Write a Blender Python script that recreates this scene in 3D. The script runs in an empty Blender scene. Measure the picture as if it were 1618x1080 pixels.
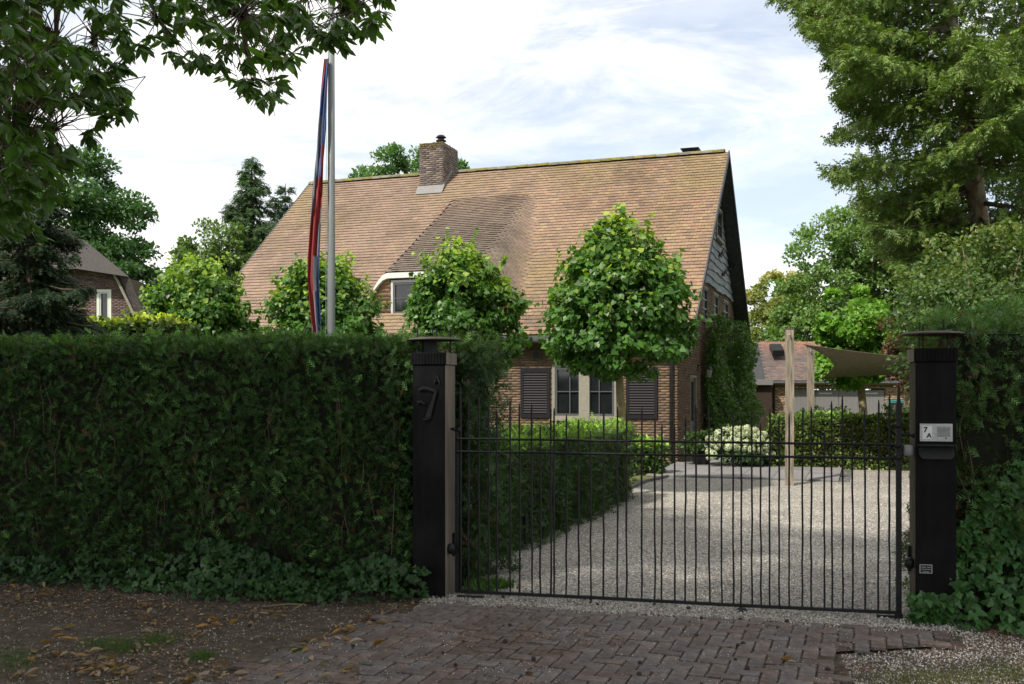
import bpy, math, random
import numpy as np
from mathutils import Vector
random.seed(7)
rng = np.random.default_rng(7)
S = bpy.context.scene
COL = S.collection
R = math.radians

# ------------------------------------------------------------------ camera
F = 1579.0; CH = 1.7                       # focal length in photo pixels, eye height
cam = bpy.data.objects.new('camera', bpy.data.cameras.new('camera'))
COL.objects.link(cam); S.camera = cam
cam.location = (0, 0, CH); cam.rotation_euler = (R(90), 0, 0)
cam.data.sensor_width = 36; cam.data.lens = 36 * F / 1618
cam.data.shift_y = 75 / 1618
cam.data.clip_start = 0.05; cam.data.clip_end = 2000
def at(px, py, Y): return ((px - 809) / F * Y, Y, CH - (py - 615) / F * Y)
def gnd(px, py):
    Y = F * CH / (py - 615); return ((px - 809) / F * Y, Y)

# ------------------------------------------------------------------ world, sun, exposure
SUN = Vector((-0.50, -0.60, 0.85)).normalized()
W = bpy.data.worlds.new('World'); S.world = W; W.use_nodes = True
nt = W.node_tree; nt.nodes.clear()
def N(nt, t, **kw):
    n = nt.nodes.new(t)
    for k, v in kw.items(): setattr(n, k, v)
    return n
out = N(nt, 'ShaderNodeOutputWorld'); bg = N(nt, 'ShaderNodeBackground'); bg.inputs[1].default_value = 0.1
sky = N(nt, 'ShaderNodeTexSky', sky_type='NISHITA'); sky.sun_disc = False
sky.sun_elevation = math.asin(SUN.z); sky.sun_rotation = math.atan2(SUN.x, SUN.y)
tc = N(nt, 'ShaderNodeTexCoord'); mp = N(nt, 'ShaderNodeMapping')
mp.inputs['Scale'].default_value = (1.0, 1.0, 3.6); mp.inputs['Location'].default_value = (0.35, 0.1, 0.2)
nz = N(nt, 'ShaderNodeTexNoise'); nz.inputs['Scale'].default_value = 3.4; nz.inputs['Detail'].default_value = 12; nz.inputs['Roughness'].default_value = 0.66
nz.inputs['Distortion'].default_value = 0.5
cr = N(nt, 'ShaderNodeValToRGB'); cr.color_ramp.elements[0].position = 0.33; cr.color_ramp.elements[1].position = 0.50
cr.color_ramp.elements[0].color = (0.50, 0.50, 0.50, 1)
mx = N(nt, 'ShaderNodeMix', data_type='RGBA')
cb2 = N(nt, 'ShaderNodeValToRGB'); cb2.color_ramp.elements[0].position = .40; cb2.color_ramp.elements[1].position = .62
cb2.color_ramp.elements[0].color = (5.2, 5.4, 5.65, 1); cb2.color_ramp.elements[1].color = (8.0, 7.8, 7.55, 1)
nz2 = N(nt, 'ShaderNodeTexNoise'); nz2.inputs['Scale'].default_value = 3.1; nz2.inputs['Detail'].default_value = 7; nz2.inputs['Roughness'].default_value = .6
L = nt.links.new
L(tc.outputs['Generated'], mp.inputs[0]); L(mp.outputs[0], nz.inputs['Vector'])
L(mp.outputs[0], nz2.inputs['Vector']); L(nz2.outputs[0], cb2.inputs[0]); L(cb2.outputs[0], mx.inputs[7])
# a thinner stretch of cloud where the blue shows through
dp = N(nt, 'ShaderNodeVectorMath', operation='DOT_PRODUCT'); nv = Vector(at(1130, 130, 1)) - Vector((0, 0, CH)); nv.normalize(); dp.inputs[1].default_value = nv
thin = N(nt, 'ShaderNodeMapRange'); thin.inputs[1].default_value = .945; thin.inputs[2].default_value = 1.0; thin.inputs[3].default_value = 0; thin.inputs[4].default_value = .14
sub = N(nt, 'ShaderNodeMath', operation='SUBTRACT'); L(tc.outputs['Generated'], dp.inputs[0]); L(dp.outputs['Value'], thin.inputs[0])
L(sub.outputs[0], cr.inputs[0]); L(nz.outputs[0], sub.inputs[0]); L(thin.outputs[0], sub.inputs[1])
L(cr.outputs[0], mx.inputs[0]); L(sky.outputs[0], mx.inputs[6]); L(mx.outputs[2], bg.inputs[0]); L(bg.outputs[0], out.inputs[0])
sl = bpy.data.lights.new('sun', 'SUN'); sl.energy = 2.8; sl.angle = R(2.0); sl.color = (1, 0.93, 0.82)
so = bpy.data.objects.new('sun', sl); COL.objects.link(so); so.location = (-10, -12, 30)
so.rotation_euler = (-SUN).to_track_quat('-Z', 'Y').to_euler()
S.view_settings.view_transform = 'Standard'; S.view_settings.look = 'None'
S.view_settings.exposure = 0.9; S.view_settings.gamma = 1
S.cycles.max_bounces = 6; S.cycles.transparent_max_bounces = 4; S.cycles.use_denoising = True
S.cycles.diffuse_bounces = 3; S.cycles.glossy_bounces = 2

# ------------------------------------------------------------------ materials
def mat(name, col=(.5, .5, .5), rough=.7, metal=0., noise=0., nscale=8., bump=0., bscale=40., attr=False, trans=0., rand=0., spec=.5, col2=None, stretch=None, detail=5):
    m = bpy.data.materials.new(name); m.use_nodes = True
    t = m.node_tree; t.nodes.clear(); l = t.links.new
    o = N(t, 'ShaderNodeOutputMaterial'); p = N(t, 'ShaderNodeBsdfPrincipled')
    p.inputs['Roughness'].default_value = rough; p.inputs['Metallic'].default_value = metal
    p.inputs['Specular IOR Level'].default_value = spec
    tc = N(t, 'ShaderNodeTexCoord'); vec = tc.outputs['Object']
    if stretch:
        mp = N(t, 'ShaderNodeMapping'); mp.inputs['Scale'].default_value = stretch; l(vec, mp.inputs[0]); vec = mp.outputs[0]
    if attr:
        a = N(t, 'ShaderNodeAttribute'); a.attribute_name = 'Col'; c = a.outputs[0]
    else:
        a = N(t, 'ShaderNodeRGB'); a.outputs[0].default_value = (*col, 1); c = a.outputs[0]
    if col2 is not None:
        n = N(t, 'ShaderNodeTexNoise'); n.inputs['Scale'].default_value = nscale; n.inputs['Detail'].default_value = detail
        r_ = N(t, 'ShaderNodeValToRGB'); r_.color_ramp.elements[0].position = .38; r_.color_ramp.elements[1].position = .62
        l(vec, n.inputs['Vector']); l(n.outputs[0], r_.inputs[0])
        x = N(t, 'ShaderNodeMix', data_type='RGBA'); l(r_.outputs[0], x.inputs[0]); l(c, x.inputs[6]); x.inputs[7].default_value = (*col2, 1); c = x.outputs[2]
    if noise > 0:
        n = N(t, 'ShaderNodeTexNoise'); n.inputs['Scale'].default_value = nscale * 2.3; n.inputs['Detail'].default_value = detail
        l(vec, n.inputs['Vector'])
        mr = N(t, 'ShaderNodeMapRange'); mr.inputs[1].default_value = .3; mr.inputs[2].default_value = .7
        mr.inputs[3].default_value = 1 - noise; mr.inputs[4].default_value = 1 + noise; l(n.outputs[0], mr.inputs[0])
        x = N(t, 'ShaderNodeMix', data_type='RGBA', blend_type='MULTIPLY'); x.inputs[0].default_value = 1
        l(c, x.inputs[6]); l(mr.outputs[0], x.inputs[7]); c = x.outputs[2]
    if rand > 0:
        oi = N(t, 'ShaderNodeObjectInfo'); mr = N(t, 'ShaderNodeMapRange'); mr.inputs[3].default_value = 1 - rand; mr.inputs[4].default_value = 1 + rand
        l(oi.outputs['Random'], mr.inputs[0])
        hs = N(t, 'ShaderNodeHueSaturation'); l(mr.outputs[0], hs.inputs['Value']); l(c, hs.inputs['Color'])
        m2 = N(t, 'ShaderNodeMath', operation='MULTIPLY_ADD'); m2.inputs[1].default_value = 7.13; m2.inputs[2].default_value = 0
        fr = N(t, 'ShaderNodeMath', operation='FRACT'); mr2 = N(t, 'ShaderNodeMapRange'); mr2.inputs[3].default_value = .45; mr2.inputs[4].default_value = 1.35
        l(oi.outputs['Random'], m2.inputs[0]); l(m2.outputs[0], fr.inputs[0]); l(fr.outputs[0], mr2.inputs[0]); l(mr2.outputs[0], hs.inputs['Saturation'])
        c = hs.outputs[0]
    l(c, p.inputs['Base Color'])
    if bump > 0:
        n = N(t, 'ShaderNodeTexNoise'); n.inputs['Scale'].default_value = bscale; n.inputs['Detail'].default_value = 6
        b = N(t, 'ShaderNodeBump'); b.inputs['Strength'].default_value = bump; b.inputs['Distance'].default_value = .02
        l(vec, n.inputs['Vector']); l(n.outputs[0], b.inputs['Height']); l(b.outputs[0], p.inputs['Normal'])
    if trans > 0:
        tr = N(t, 'ShaderNodeBsdfTranslucent'); ms = N(t, 'ShaderNodeMixShader'); ms.inputs[0].default_value = trans
        g = N(t, 'ShaderNodeMix', data_type='RGBA', blend_type='MULTIPLY'); g.inputs[0].default_value = 1
        g.inputs[7].default_value = (1.5, 1.7, .55, 1); l(c, g.inputs[6]); l(g.outputs[2], tr.inputs[0])
        l(p.outputs[0], ms.inputs[1]); l(tr.outputs[0], ms.inputs[2]); l(ms.outputs[0], o.inputs[0])
    else: l(p.outputs[0], o.inputs[0])
    return m
M = dict(
    leaf=mat('leaf', attr=True, trans=.32, rough=.42, spec=.4),
    needle=mat('needle', attr=True, trans=.22, rough=.55, spec=.3),
    ivy=mat('ivy_leaf', attr=True, trans=.12, rough=.42, spec=.3),
    bark=mat('bark', (.13, .095, .07), .9, noise=.5, nscale=6, bump=.8, bscale=14, stretch=(1, 1, .3)),
    barkred=mat('bark_reddish', (.30, .20, .15), .9, noise=.5, nscale=6, bump=.9, bscale=12, col2=(.36, .31, .26), stretch=(1, 1, .4)),
    barkgreen=mat('bark_algae', (.20, .17, .06), .9, noise=.3, nscale=5, bump=.3, bscale=30, col2=(.24, .20, .13)),
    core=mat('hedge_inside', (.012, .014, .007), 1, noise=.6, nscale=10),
    twig=mat('twig', (.15, .11, .08), .9),
    iron=mat('black_iron', (.007, .0075, .009), .5, noise=.2, nscale=20, bump=.25, bscale=60, spec=.32),
    pillar=mat('black_painted_steel', (.0042, .0045, .006), .6, noise=.5, nscale=6, bump=.15, bscale=90, spec=.12, col2=(.0060, .0060, .0068), stretch=(1, 1, .35)),
    skylit_side=mat('brown_steel_skylit', (.145, .12, .098), .5, noise=.3, nscale=3, bump=.12, bscale=60, spec=.5, stretch=(1, 1, .2)),  # brownish steel, made paler to paint in the sky reflected on it
    steel=mat('brushed_steel', (.42, .44, .45), .4, metal=.6, noise=.1, nscale=20),
    white=mat('card_white', (.72, .74, .74), .5), black=mat('print_black', (.01, .01, .01), .6),
    tile=mat('roof_tile', attr=True, rough=.85, noise=.22, nscale=14, bump=.3, bscale=60),
    lead=mat('lead_flashing', (.20, .195, .19), .6, noise=.2),
    brick=mat('brick_face', attr=True, rough=.9, noise=.2, nscale=20, bump=.4, bscale=60),
    mortar=mat('mortar', (.115, .09, .068), .95, noise=.3, nscale=6),
    paver=mat('clinker_paver', (.128, .102, .092), .85, noise=.4, nscale=9, rand=.2, bump=.5, bscale=50, spec=.4),
    wooddark=mat('dark_wood', (.062, .062, .068), .7, noise=.4, nscale=4, bump=.3, bscale=20),
    board=mat('weathered_board', (.25, .275, .305), .8, noise=.4, nscale=5, rand=.12, bump=.5, bscale=14, stretch=(1, .25, 3)),
    cream=mat('cream_paint', (.26, .245, .20), .5, noise=.12, nscale=6),
    greyframe=mat('grey_paint', (.075, .08, .085), .45), paleframe=mat('pale_grey_paint', (.5, .51, .5), .5, noise=.1),
    shutter=mat('shutter_paint', (.012, .011, .014), .55, spec=.25), glass=mat('window_glass', (.012, .015, .017), .06, spec=.9, noise=.3, nscale=1.2),
    post=mat('weathered_timber', (.245, .205, .162), .85, noise=.45, nscale=5, col2=(.17, .15, .11), bump=.5, bscale=25, stretch=(3, 3, .35)),
    sail=mat('shade_cloth', (.20, .175, .13), .9, trans=.2, noise=.25, nscale=6, bump=.3, bscale=200),
    alu=mat('pale_aluminium', (.17, .19, .19), .5, noise=.12, nscale=3, stretch=(1, 1, .2)),
    flag=mat('flag_cloth', attr=True, rough=.85, trans=.0, bump=.2, bscale=80),
    thatch=mat('thatch', (.052, .045, .041), 1, noise=.5, nscale=8, bump=1, bscale=40, stretch=(1, 1, .5)),
    garage=mat('garage_door_paint', (.19, .185, .185), .55, noise=.08), teal=mat('teal_paint', (.06, .24, .23), .4),
    stone=mat('pebble', attr=True, rough=.85), dead=mat('dead_leaf', (.25, .155, .07), .85, noise=.35, nscale=20, rand=.55, trans=.15),
    cone=mat('pine_cone', (.045, .03, .025), .9, noise=.4, nscale=30), slab=mat('paving_slab', (.21, .20, .20), .85, noise=.15, nscale=3, rand=.12, bump=.3, bscale=40),
    flower=mat('hydrangea_white', attr=True, rough=.8, trans=.25), pot=mat('black_planter', (.015, .015, .016), .4),
    soil=mat('soil', (.066, .048, .034), 1, noise=.55, nscale=7, col2=(.098, .078, .058), bump=1, bscale=45),
    field=mat('field_grass', (.06, .09, .025), 1, noise=.4, nscale=1.5, col2=(.09, .10, .04)),
    lawn=mat('lawn', (.10, .14, .03), 1, noise=.4, nscale=10, bump=1, bscale=90, col2=(.15, .14, .05)),
    grass=mat('grass_blade', attr=True, rough=.6, trans=.25), kerb=mat('edging', (.10, .10, .095), .9, noise=.3),
    tancloth=mat('lamp_dish', (.085, .07, .06), .6, noise=.2, spec=.2), bulb=mat('frosted_bulb', (.28, .28, .26), .25, spec=.6),
)
def gravel_mat():
    m = bpy.data.materials.new('gravel'); m.use_nodes = True; t = m.node_tree; l = t.links.new
    p = t.nodes['Principled BSDF']; p.inputs['Roughness'].default_value = .9
    tc = N(t, 'ShaderNodeTexCoord')
    v = N(t, 'ShaderNodeTexVoronoi'); v.inputs['Scale'].default_value = 62; l(tc.outputs['Object'], v.inputs['Vector'])
    sep = N(t, 'ShaderNodeSeparateColor'); l(v.outputs['Color'], sep.inputs[0])
    r = N(t, 'ShaderNodeValToRGB'); e = r.color_ramp.elements
    e[0].position = 0; e[0].color = (.15, .135, .115, 1); e[1].position = 1; e[1].color = (.74, .70, .64, 1)
    x = e.new(.35); x.color = (.39, .36, .31, 1); x = e.new(.7); x.color = (.55, .51, .45, 1)
    l(sep.outputs[0], r.inputs[0])
    n = N(t, 'ShaderNodeTexNoise'); n.inputs['Scale'].default_value = .9; n.inputs['Detail'].default_value = 6
    l(tc.outputs['Object'], n.inputs['Vector'])
    mr = N(t, 'ShaderNodeMapRange'); mr.inputs[1].default_value = .35; mr.inputs[2].default_value = .65; mr.inputs[3].default_value = .78; mr.inputs[4].default_value = 1.08
    l(n.outputs[0], mr.inputs[0])
    d = N(t, 'ShaderNodeMapRange'); d.inputs[1].default_value = .25; d.inputs[2].default_value = .75; d.inputs[3].default_value = 1.0; d.inputs[4].default_value = .45
    l(v.outputs['Distance'], d.inputs[0])
    mm = N(t, 'ShaderNodeMath', operation='MULTIPLY'); l(mr.outputs[0], mm.inputs[0]); l(d.outputs[0], mm.inputs[1])
    q = N(t, 'ShaderNodeMix', data_type='RGBA', blend_type='MULTIPLY'); q.inputs[0].default_value = 1
    l(r.outputs[0], q.inputs[6]); l(mm.outputs[0], q.inputs[7]); l(q.outputs[2], p.inputs['Base Color'])
    b = N(t, 'ShaderNodeBump'); b.inputs['Strength'].default_value = .9; b.inputs['Distance'].default_value = .01; b.invert = True
    l(v.outputs['Distance'], b.inputs['Height']); l(b.outputs[0], p.inputs['Normal'])
    return m
M['gravel'] = gravel_mat()

# ------------------------------------------------------------------ object helpers
def link(name, me, m=None, parent=None):
    o = bpy.data.objects.new(name, me); COL.objects.link(o)
    if m is not None and len(me.materials) == 0: me.materials.append(m)
    if parent: o.parent = parent
    return o
def thing(name, label, cat, loc=(0, 0, 0), rotz=0, group=None):
    o = bpy.data.objects.new(name, None); COL.objects.link(o); o.location = loc; o.rotation_euler = (0, 0, rotz)
    o.empty_display_size = .2
    return tag(o, label, cat, group)
def tag(o, label, cat, group=None):
    o['label'] = label; o['category'] = cat
    if group: o['group'] = group
    return o
def kind(o, k): o['kind'] = k; return o
class MB:
    """collects boxes, tubes, lathes and free faces into one mesh"""
    def __init__(s): s.v = []; s.f = []
    def add(s, vs, fs):
        b = len(s.v); s.v += [tuple(x) for x in vs]; s.f += [tuple(b + i for i in f) for f in fs]; return s
    def hexa(s, p):  # 8 points: bottom ring 4, top ring 4
        return s.add(p, [(3, 2, 1, 0), (4, 5, 6, 7), (0, 1, 5, 4), (1, 2, 6, 5), (2, 3, 7, 6), (3, 0, 4, 7)])
    def box(s, x0, x1, y0, y1, z0, z1):
        return s.hexa([(x0, y0, z0), (x1, y0, z0), (x1, y1, z0), (x0, y1, z0), (x0, y0, z1), (x1, y0, z1), (x1, y1, z1), (x0, y1, z1)])
    def tube(s, pts, rad, n=8, cap=True):
        pts = [Vector(p) for p in pts]; rings = []
        if not hasattr(rad, '__len__'): rad = [rad] * len(pts)
        for i, p in enumerate(pts):
            d = (pts[min(i + 1, len(pts) - 1)] - pts[max(i - 1, 0)]).normalized()
            a = d.cross(Vector((0, 0, 1)) if abs(d.z) < .9 else Vector((1, 0, 0))).normalized(); b = d.cross(a)
            rings.append([p + (a * math.cos(2 * math.pi * k / n) + b * math.sin(2 * math.pi * k / n)) * rad[i] for k in range(n)])
        b0 = len(s.v); s.v += [tuple(q) for r_ in rings for q in r_]
        for i in range(len(pts) - 1):
            for k in range(n):
                k2 = (k + 1) % n; s.f.append((b0 + i * n + k, b0 + i * n + k2, b0 + (i + 1) * n + k2, b0 + (i + 1) * n + k))
        if cap:
            s.f.append(tuple(b0 + k for k in range(n))[::-1]); s.f.append(tuple(b0 + (len(pts) - 1) * n + k for k in range(n)))
        return s
    def lathe(s, prof, c=(0, 0, 0), n=16):
        b0 = len(s.v)
        for r_, z in prof:
            s.v += [(c[0] + r_ * math.cos(2 * math.pi * k / n), c[1] + r_ * math.sin(2 * math.pi * k / n), c[2] + z) for k in range(n)]
        for i in range(len(prof) - 1):
            for k in range(n):
                k2 = (k + 1) % n; s.f.append((b0 + i * n + k, b0 + i * n + k2, b0 + (i + 1) * n + k2, b0 + (i + 1) * n + k))
        return s
    def sphere(s, c, r_, n=10, m=7, sc=(1, 1, 1)):
        prof = [(math.sin(math.pi * i / m), -math.cos(math.pi * i / m)) for i in range(m + 1)]
        b0 = len(s.v); s.lathe([(max(a, .001) * r_, z * r_) for a, z in prof], (0, 0, 0), n)
        for i in range(b0, len(s.v)):
            x, y, z = s.v[i]; s.v[i] = (c[0] + x * sc[0], c[1] + y * sc[1], c[2] + z * sc[2])
        return s
    def build(s, name, m, parent=None, T=None, smooth=False, bevel=0):
        me = bpy.data.meshes.new(name); v = s.v if T is None else [tuple(T(*p)) for p in s.v]
        me.from_pydata(v, [], s.f)
        if smooth: me.polygons.foreach_set('use_smooth', [True] * len(me.polygons))
        me.update(); o = link(name, me, m, parent)
        if bevel:
            md = o.modifiers.new('bevel', 'BEVEL'); md.width = bevel; md.segments = 2; md.limit_method = 'ANGLE'
        return o
def frames(d, n):
    d = d / (np.linalg.norm(d, axis=1, keepdims=True) + 1e-9)
    x = np.cross(d, n); x /= (np.linalg.norm(x, axis=1, keepdims=True) + 1e-9)
    z = np.cross(x, d)
    return np.stack([x, d, z], axis=2)        # columns: side, long axis, normal
def fastmesh(name, v, f, col=None, smooth=False):
    f = np.asarray(f, dtype=np.int32); k = f.shape[1]
    me = bpy.data.meshes.new(name); me.vertices.add(len(v)); me.vertices.foreach_set('co', np.asarray(v, dtype=np.float32).ravel())
    me.loops.add(f.size); me.loops.foreach_set('vertex_index', f.ravel())
    me.polygons.add(len(f)); me.polygons.foreach_set('loop_start', np.arange(0, f.size, k, dtype=np.int32))
    if smooth: me.polygons.foreach_set('use_smooth', np.ones(len(f), dtype=bool))
    me.update(calc_edges=True)
    if col is not None:
        a = me.color_attributes.new('Col', 'FLOAT_COLOR', 'POINT'); c = np.ones((len(v), 4), dtype=np.float32); c[:, :3] = col
        a.data.foreach_set('color', c.ravel())
    return me
def scatter(name, tmpl, P, Fr, sz, col, m, parent=None, squash=None):
    tv, tf = tmpl; tv = np.asarray(tv, float); n = len(P)
    sz = np.asarray(sz, float).reshape(n, -1)
    loc = tv[None] * (sz[:, None, :] if sz.shape[1] == 3 else sz[:, None, :1])
    v = P[:, None, :] + np.einsum('nij,nkj->nki', Fr, loc)
    f = (np.asarray(tf)[None] + (np.arange(n) * len(tv))[:, None, None]).reshape(-1, len(tf[0]))
    me = fastmesh(name, v.reshape(-1, 3), f, np.repeat(np.clip(col, 0, 1), len(tv), axis=0))
    return link(name, me, m, parent)
def rnd(n, a=-1, b=1): return rng.uniform(a, b, n)
def unit(n):
    v = rng.normal(size=(n, 3)); return v / np.linalg.norm(v, axis=1, keepdims=True)
def tint(n, base, var=.25, hue=.12):
    b = np.asarray(base)[None] * (1 + rnd(n, -var, var))[:, None]
    h = rnd(n, -hue, hue)[:, None]
    return b * np.concatenate([1 + h, 1 + 0 * h, 1 - h], axis=1)

T_OVAL = ([(0, 0, 0), (.33, .5, .07), (0, 1, -.06), (-.33, .5, .07)], [(0, 1, 2), (0, 2, 3)])
T_HEART = ([(0, .08, 0), (.34, -.04, .05), (.47, .38, .07), (0, 1, -.1), (-.34, -.04, .05), (-.47, .38, .07)], [(0, 1, 2, 3), (0, 3, 5, 4)])
_o = [(0, 0), (.30, -.14), (.52, .20), (.27, .36), (.24, .60), (0, 1), (-.24, .60), (-.27, .36), (-.52, .20), (-.30, -.14)]
T_IVY = ([(0, .33, .05)] + [(x, y, -.05 * (x * x + y * y)) for x, y in _o], [(0, 1 + i, 1 + (i + 1) % 10) for i in range(10)])
T_CHEST = ([(0, 0, 0), (0, .4, .04), (0, .75, -.03), (0, 1, -.14), (.19, .36, 0), (.17, .7, -.07), (-.19, .36, 0), (-.17, .7, -.07)],
           [(0, 4, 1), (1, 4, 5), (1, 5, 2), (2, 5, 3), (0, 1, 6), (1, 7, 6), (1, 2, 7), (2, 3, 7)])
def spray(n, wid, ang, w0, droop=.15):
    v = [(-w0 * .6, 0, 0), (w0 * .6, 0, 0), (0, 1, -droop)]; f = [(0, 1, 2)]
    for i in range(n):
        t = .08 + .8 * i / n; ll = wid * (1 - .6 * t)
        for s in (-1, 1):
            a = ang; b = len(v); bx, by = 0, t + (.04 if s > 0 else 0)
            dx, dy = s * math.sin(a), math.cos(a)
            v += [(bx - dy * w0 * s, by + dx * w0 * s, -droop * t * t), (bx + dy * w0 * s, by - dx * w0 * s, -droop * t * t), (bx + dx * ll, by + dy * ll, -droop * (t + .25) ** 2 - .04)]
            f.append((b, b + 1, b + 2))
    return (v, f)
T_THUJA = spray(3, .50, .70, .06, .22)
T_SPRUCE = spray(3, .40, .85, .085, .25)
T_YEW = spray(3, .34, 1.0, .055, .0)
T_BLADE = ([(-.05, 0, 0), (.05, 0, 0), (.0, 1, .35), (.03, .55, .08)], [(0, 1, 3), (0, 3, 2)])
T_PEB_ = None
_ic = [(1, 0, 0), (-1, 0, 0), (0, 1, 0), (0, -1, 0), (0, 0, 1), (0, 0, -1)]
T_PEB = ([(x, y * .8, z * .55) for x, y, z in _ic], [(0, 2, 4), (2, 1, 4), (1, 3, 4), (3, 0, 4), (2, 0, 5), (1, 2, 5), (3, 1, 5), (0, 3, 5)])
T_CHIP = ([(.95, .1, -.4), (-.35, .75, -.4), (-.6, -.7, -.4), (.05, .1, .6)], [(0, 1, 3), (1, 2, 3), (2, 0, 3)])

def vnoise(x, y, seed=0, sc=1.0):
    g = np.random.default_rng(seed).random((64, 64)); x = np.asarray(x) * sc + 100; y = np.asarray(y) * sc + 100
    xi = np.floor(x).astype(int); yi = np.floor(y).astype(int); fx = x - xi; fy = y - yi
    fx = fx * fx * (3 - 2 * fx); fy = fy * fy * (3 - 2 * fy)
    a = g[xi % 64, yi % 64]; b = g[(xi + 1) % 64, yi % 64]; c = g[xi % 64, (yi + 1) % 64]; d = g[(xi + 1) % 64, (yi + 1) % 64]
    return (a * (1 - fx) + b * fx) * (1 - fy) + (c * (1 - fx) + d * fx) * fy

# ------------------------------------------------------------------ ground
def sheet(name, pts, z, m, k='structure'):
    b = MB(); b.add([(x, y, z) for x, y in pts], [tuple(range(len(pts)))]); o = b.build(name, m); return kind(o, k)
UX, UY = .944, -.329; VX, VY = .329, .944          # house directions on plan
HC = (3.80, 23.0)
sheet('ground', [(-400, -400), (400, -400), (400, 400), (-400, 400)], -.012, M['field'])
sheet('verge', [(-30, -6), (20, -6), (20, 6.6), (3.4, 7.6), (-.9, 8.6), (-30, 16)], -.004, M['soil'])
DR = [(-.75, 8.0), (3.25, 7.0), (3.6, 7.6), (9, 7.6), (14, 20), (10, 24.4), (3.0, 19.3), (2.45, 18.3), (.2, 11.8), (-.35, 9.6)]
sheet('driveway', DR, .002, M['gravel'])
sheet('lawn', [(-14, 10.2), (-.4, 9.6), (.2, 11.8), (2.45, 18.3), (3.0, 19.3), (3.4, 22.4), (-9.5, 26.9), (-16, 20)], -.001, M['lawn'])
kb = MB()
for a, b in (((.2, 11.8), (2.45, 18.3)), ((2.45, 18.3), (3.0, 19.3))):
    d = Vector((b[0] - a[0], b[1] - a[1], 0)).normalized(); n = Vector((d.y, -d.x, 0)) * .03
    A = Vector((*a, 0)); B = Vector((*b, 0))
    kb.hexa([A - n, B - n, B + n, A + n] + [q + Vector((0, 0, .05)) for q in (A - n, B - n, B + n, A + n)])
kind(kb.build('edging', M['kerb']), 'structure')
# terrace of concrete slabs
tbed = MB(); tbed.add([(2.6, 19.55, .004), (6.2, 18.3, .004), (8.4, 24.6, .004), (5.0, 25.9, .004), (3.9, 23, .004)], [(0, 1, 2, 3, 4)])
terrace = kind(tbed.build('terrace', M['kerb']), 'structure')
sm = MB().box(0, .59, 0, .39, 0, .03); sme = None
for i in range(6):
    for j in range(16):
        x = i * .6; y = .02 + j * .4
        px, py = 2.62 + UX * x + VX * y, 19.56 + UY * x + VY * y
        if px < 3.9 + (py - 23) * .35 and py > 22.6: continue
        if sme is None: s0 = sm.build('paving_slab', M['slab'], terrace); sme = s0.data; o = s0
        else: o = link('paving_slab', sme, None, terrace)
        o.location = (px, py, .006 + random.uniform(0, .004)); o.rotation_euler = (0, 0, math.atan2(UY, UX))
# ------------------------------------------------------------------ brick paving, herringbone
PV = [(-3.2, 4.2), (-1.9, 5.4), (-1.45, 6.4), (-.95, 7.35), (-.52, 7.80), (.6, 7.50), (1.8, 7.22), (2.75, 6.98), (3.0, 6.93), (2.86, 6.58), (2.05, 6.42), (1.85, 5.6), (1.7, 4.2)]
def inside(x, y, poly):
    c = False
    for i in range(len(poly)):
        (x1, y1), (x2, y2) = poly[i], poly[i - 1]
        if (y1 > y) != (y2 > y) and x < (x2 - x1) * (y - y1) / (y2 - y1) + x1: c = not c
    return c
paving = kind(sheet('paving', PV, .014, M['soil']), 'structure')
def brick_mesh(seed):
    rr = random.Random(seed); b = MB(); a, c = .0955, .0455; j = lambda s=.002: rr.uniform(-s, s)
    bot = [(-a + j(), -c + j(), 0), (a + j(), -c + j(), 0), (a + j(), c + j(), 0), (-a + j(), c + j(), 0)]
    mid = [(x, y, .017) for x, y, _ in bot]; e = .005 + abs(j(.003))
    top = [(x * (1 - e / .0955) + j(.001), y * (1 - e / .0455) + j(.001), .023 + j(.001)) for x, y, _ in bot]
    b.add(bot + mid + top, [(0, 1, 5, 4), (1, 2, 6, 5), (2, 3, 7, 6), (3, 0, 4, 7), (4, 5, 9, 8), (5, 6, 10, 9), (6, 7, 11, 10), (7, 4, 8, 11), (8, 9, 10, 11)])
    return b
cand = []
u = .102; ang = math.atan2(UY, UX)
for i in range(-80, 80):
    for j in range(-80, 80):
        k = (i - j) % 4
        # herringbone on a unit grid: cell (i,j) starts a lying brick when k==0, a standing one when k==2... each covers two cells
        if k == 0: cx, cy, rz = (i + 1) * u, (j + .5) * u, 0
        elif k == 3: cx, cy, rz = (i + .5) * u, (j + 1) * u, math.pi / 2
        else: continue
        X = 1.0 + UX * cx + VX * cy; Y = 6.4 + UY * cx + VY * cy
        if inside(X, Y, PV): cand.append((X, Y, rz + ang))
vis = lambda X, Y: Y > 5.6 and abs(X / Y) < .52
cand.sort(key=lambda c: (not vis(c[0], c[1]), c[1]))
bms = [brick_mesh(s).build('brick', M['paver'], paving) for s in range(6)]
rest = MB()
for n, (X, Y, rz) in enumerate(cand):
    if n < 300:
        o = bms[n] if n < 6 else link('brick', bms[n % 6].data, None, paving)
        o.location = (X, Y, random.uniform(-.001, .008) + .012 * vnoise(X, Y, 3, .9)); o.rotation_euler = (random.gauss(0, .018), random.gauss(0, .018), rz + random.gauss(0, .012))
    else:
        q = brick_mesh(n); c, s = math.cos(rz), math.sin(rz); zz = random.uniform(.0, .006) + .012 * vnoise(X, Y, 3, .9)
        rest.add([(X + c * x - s * y, Y + s * x + c * y, z + zz) for x, y, z in q.v], q.f)
if rest.v: kind(rest.build('outer_bricks', M['paver'], paving), 'stuff')

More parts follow.
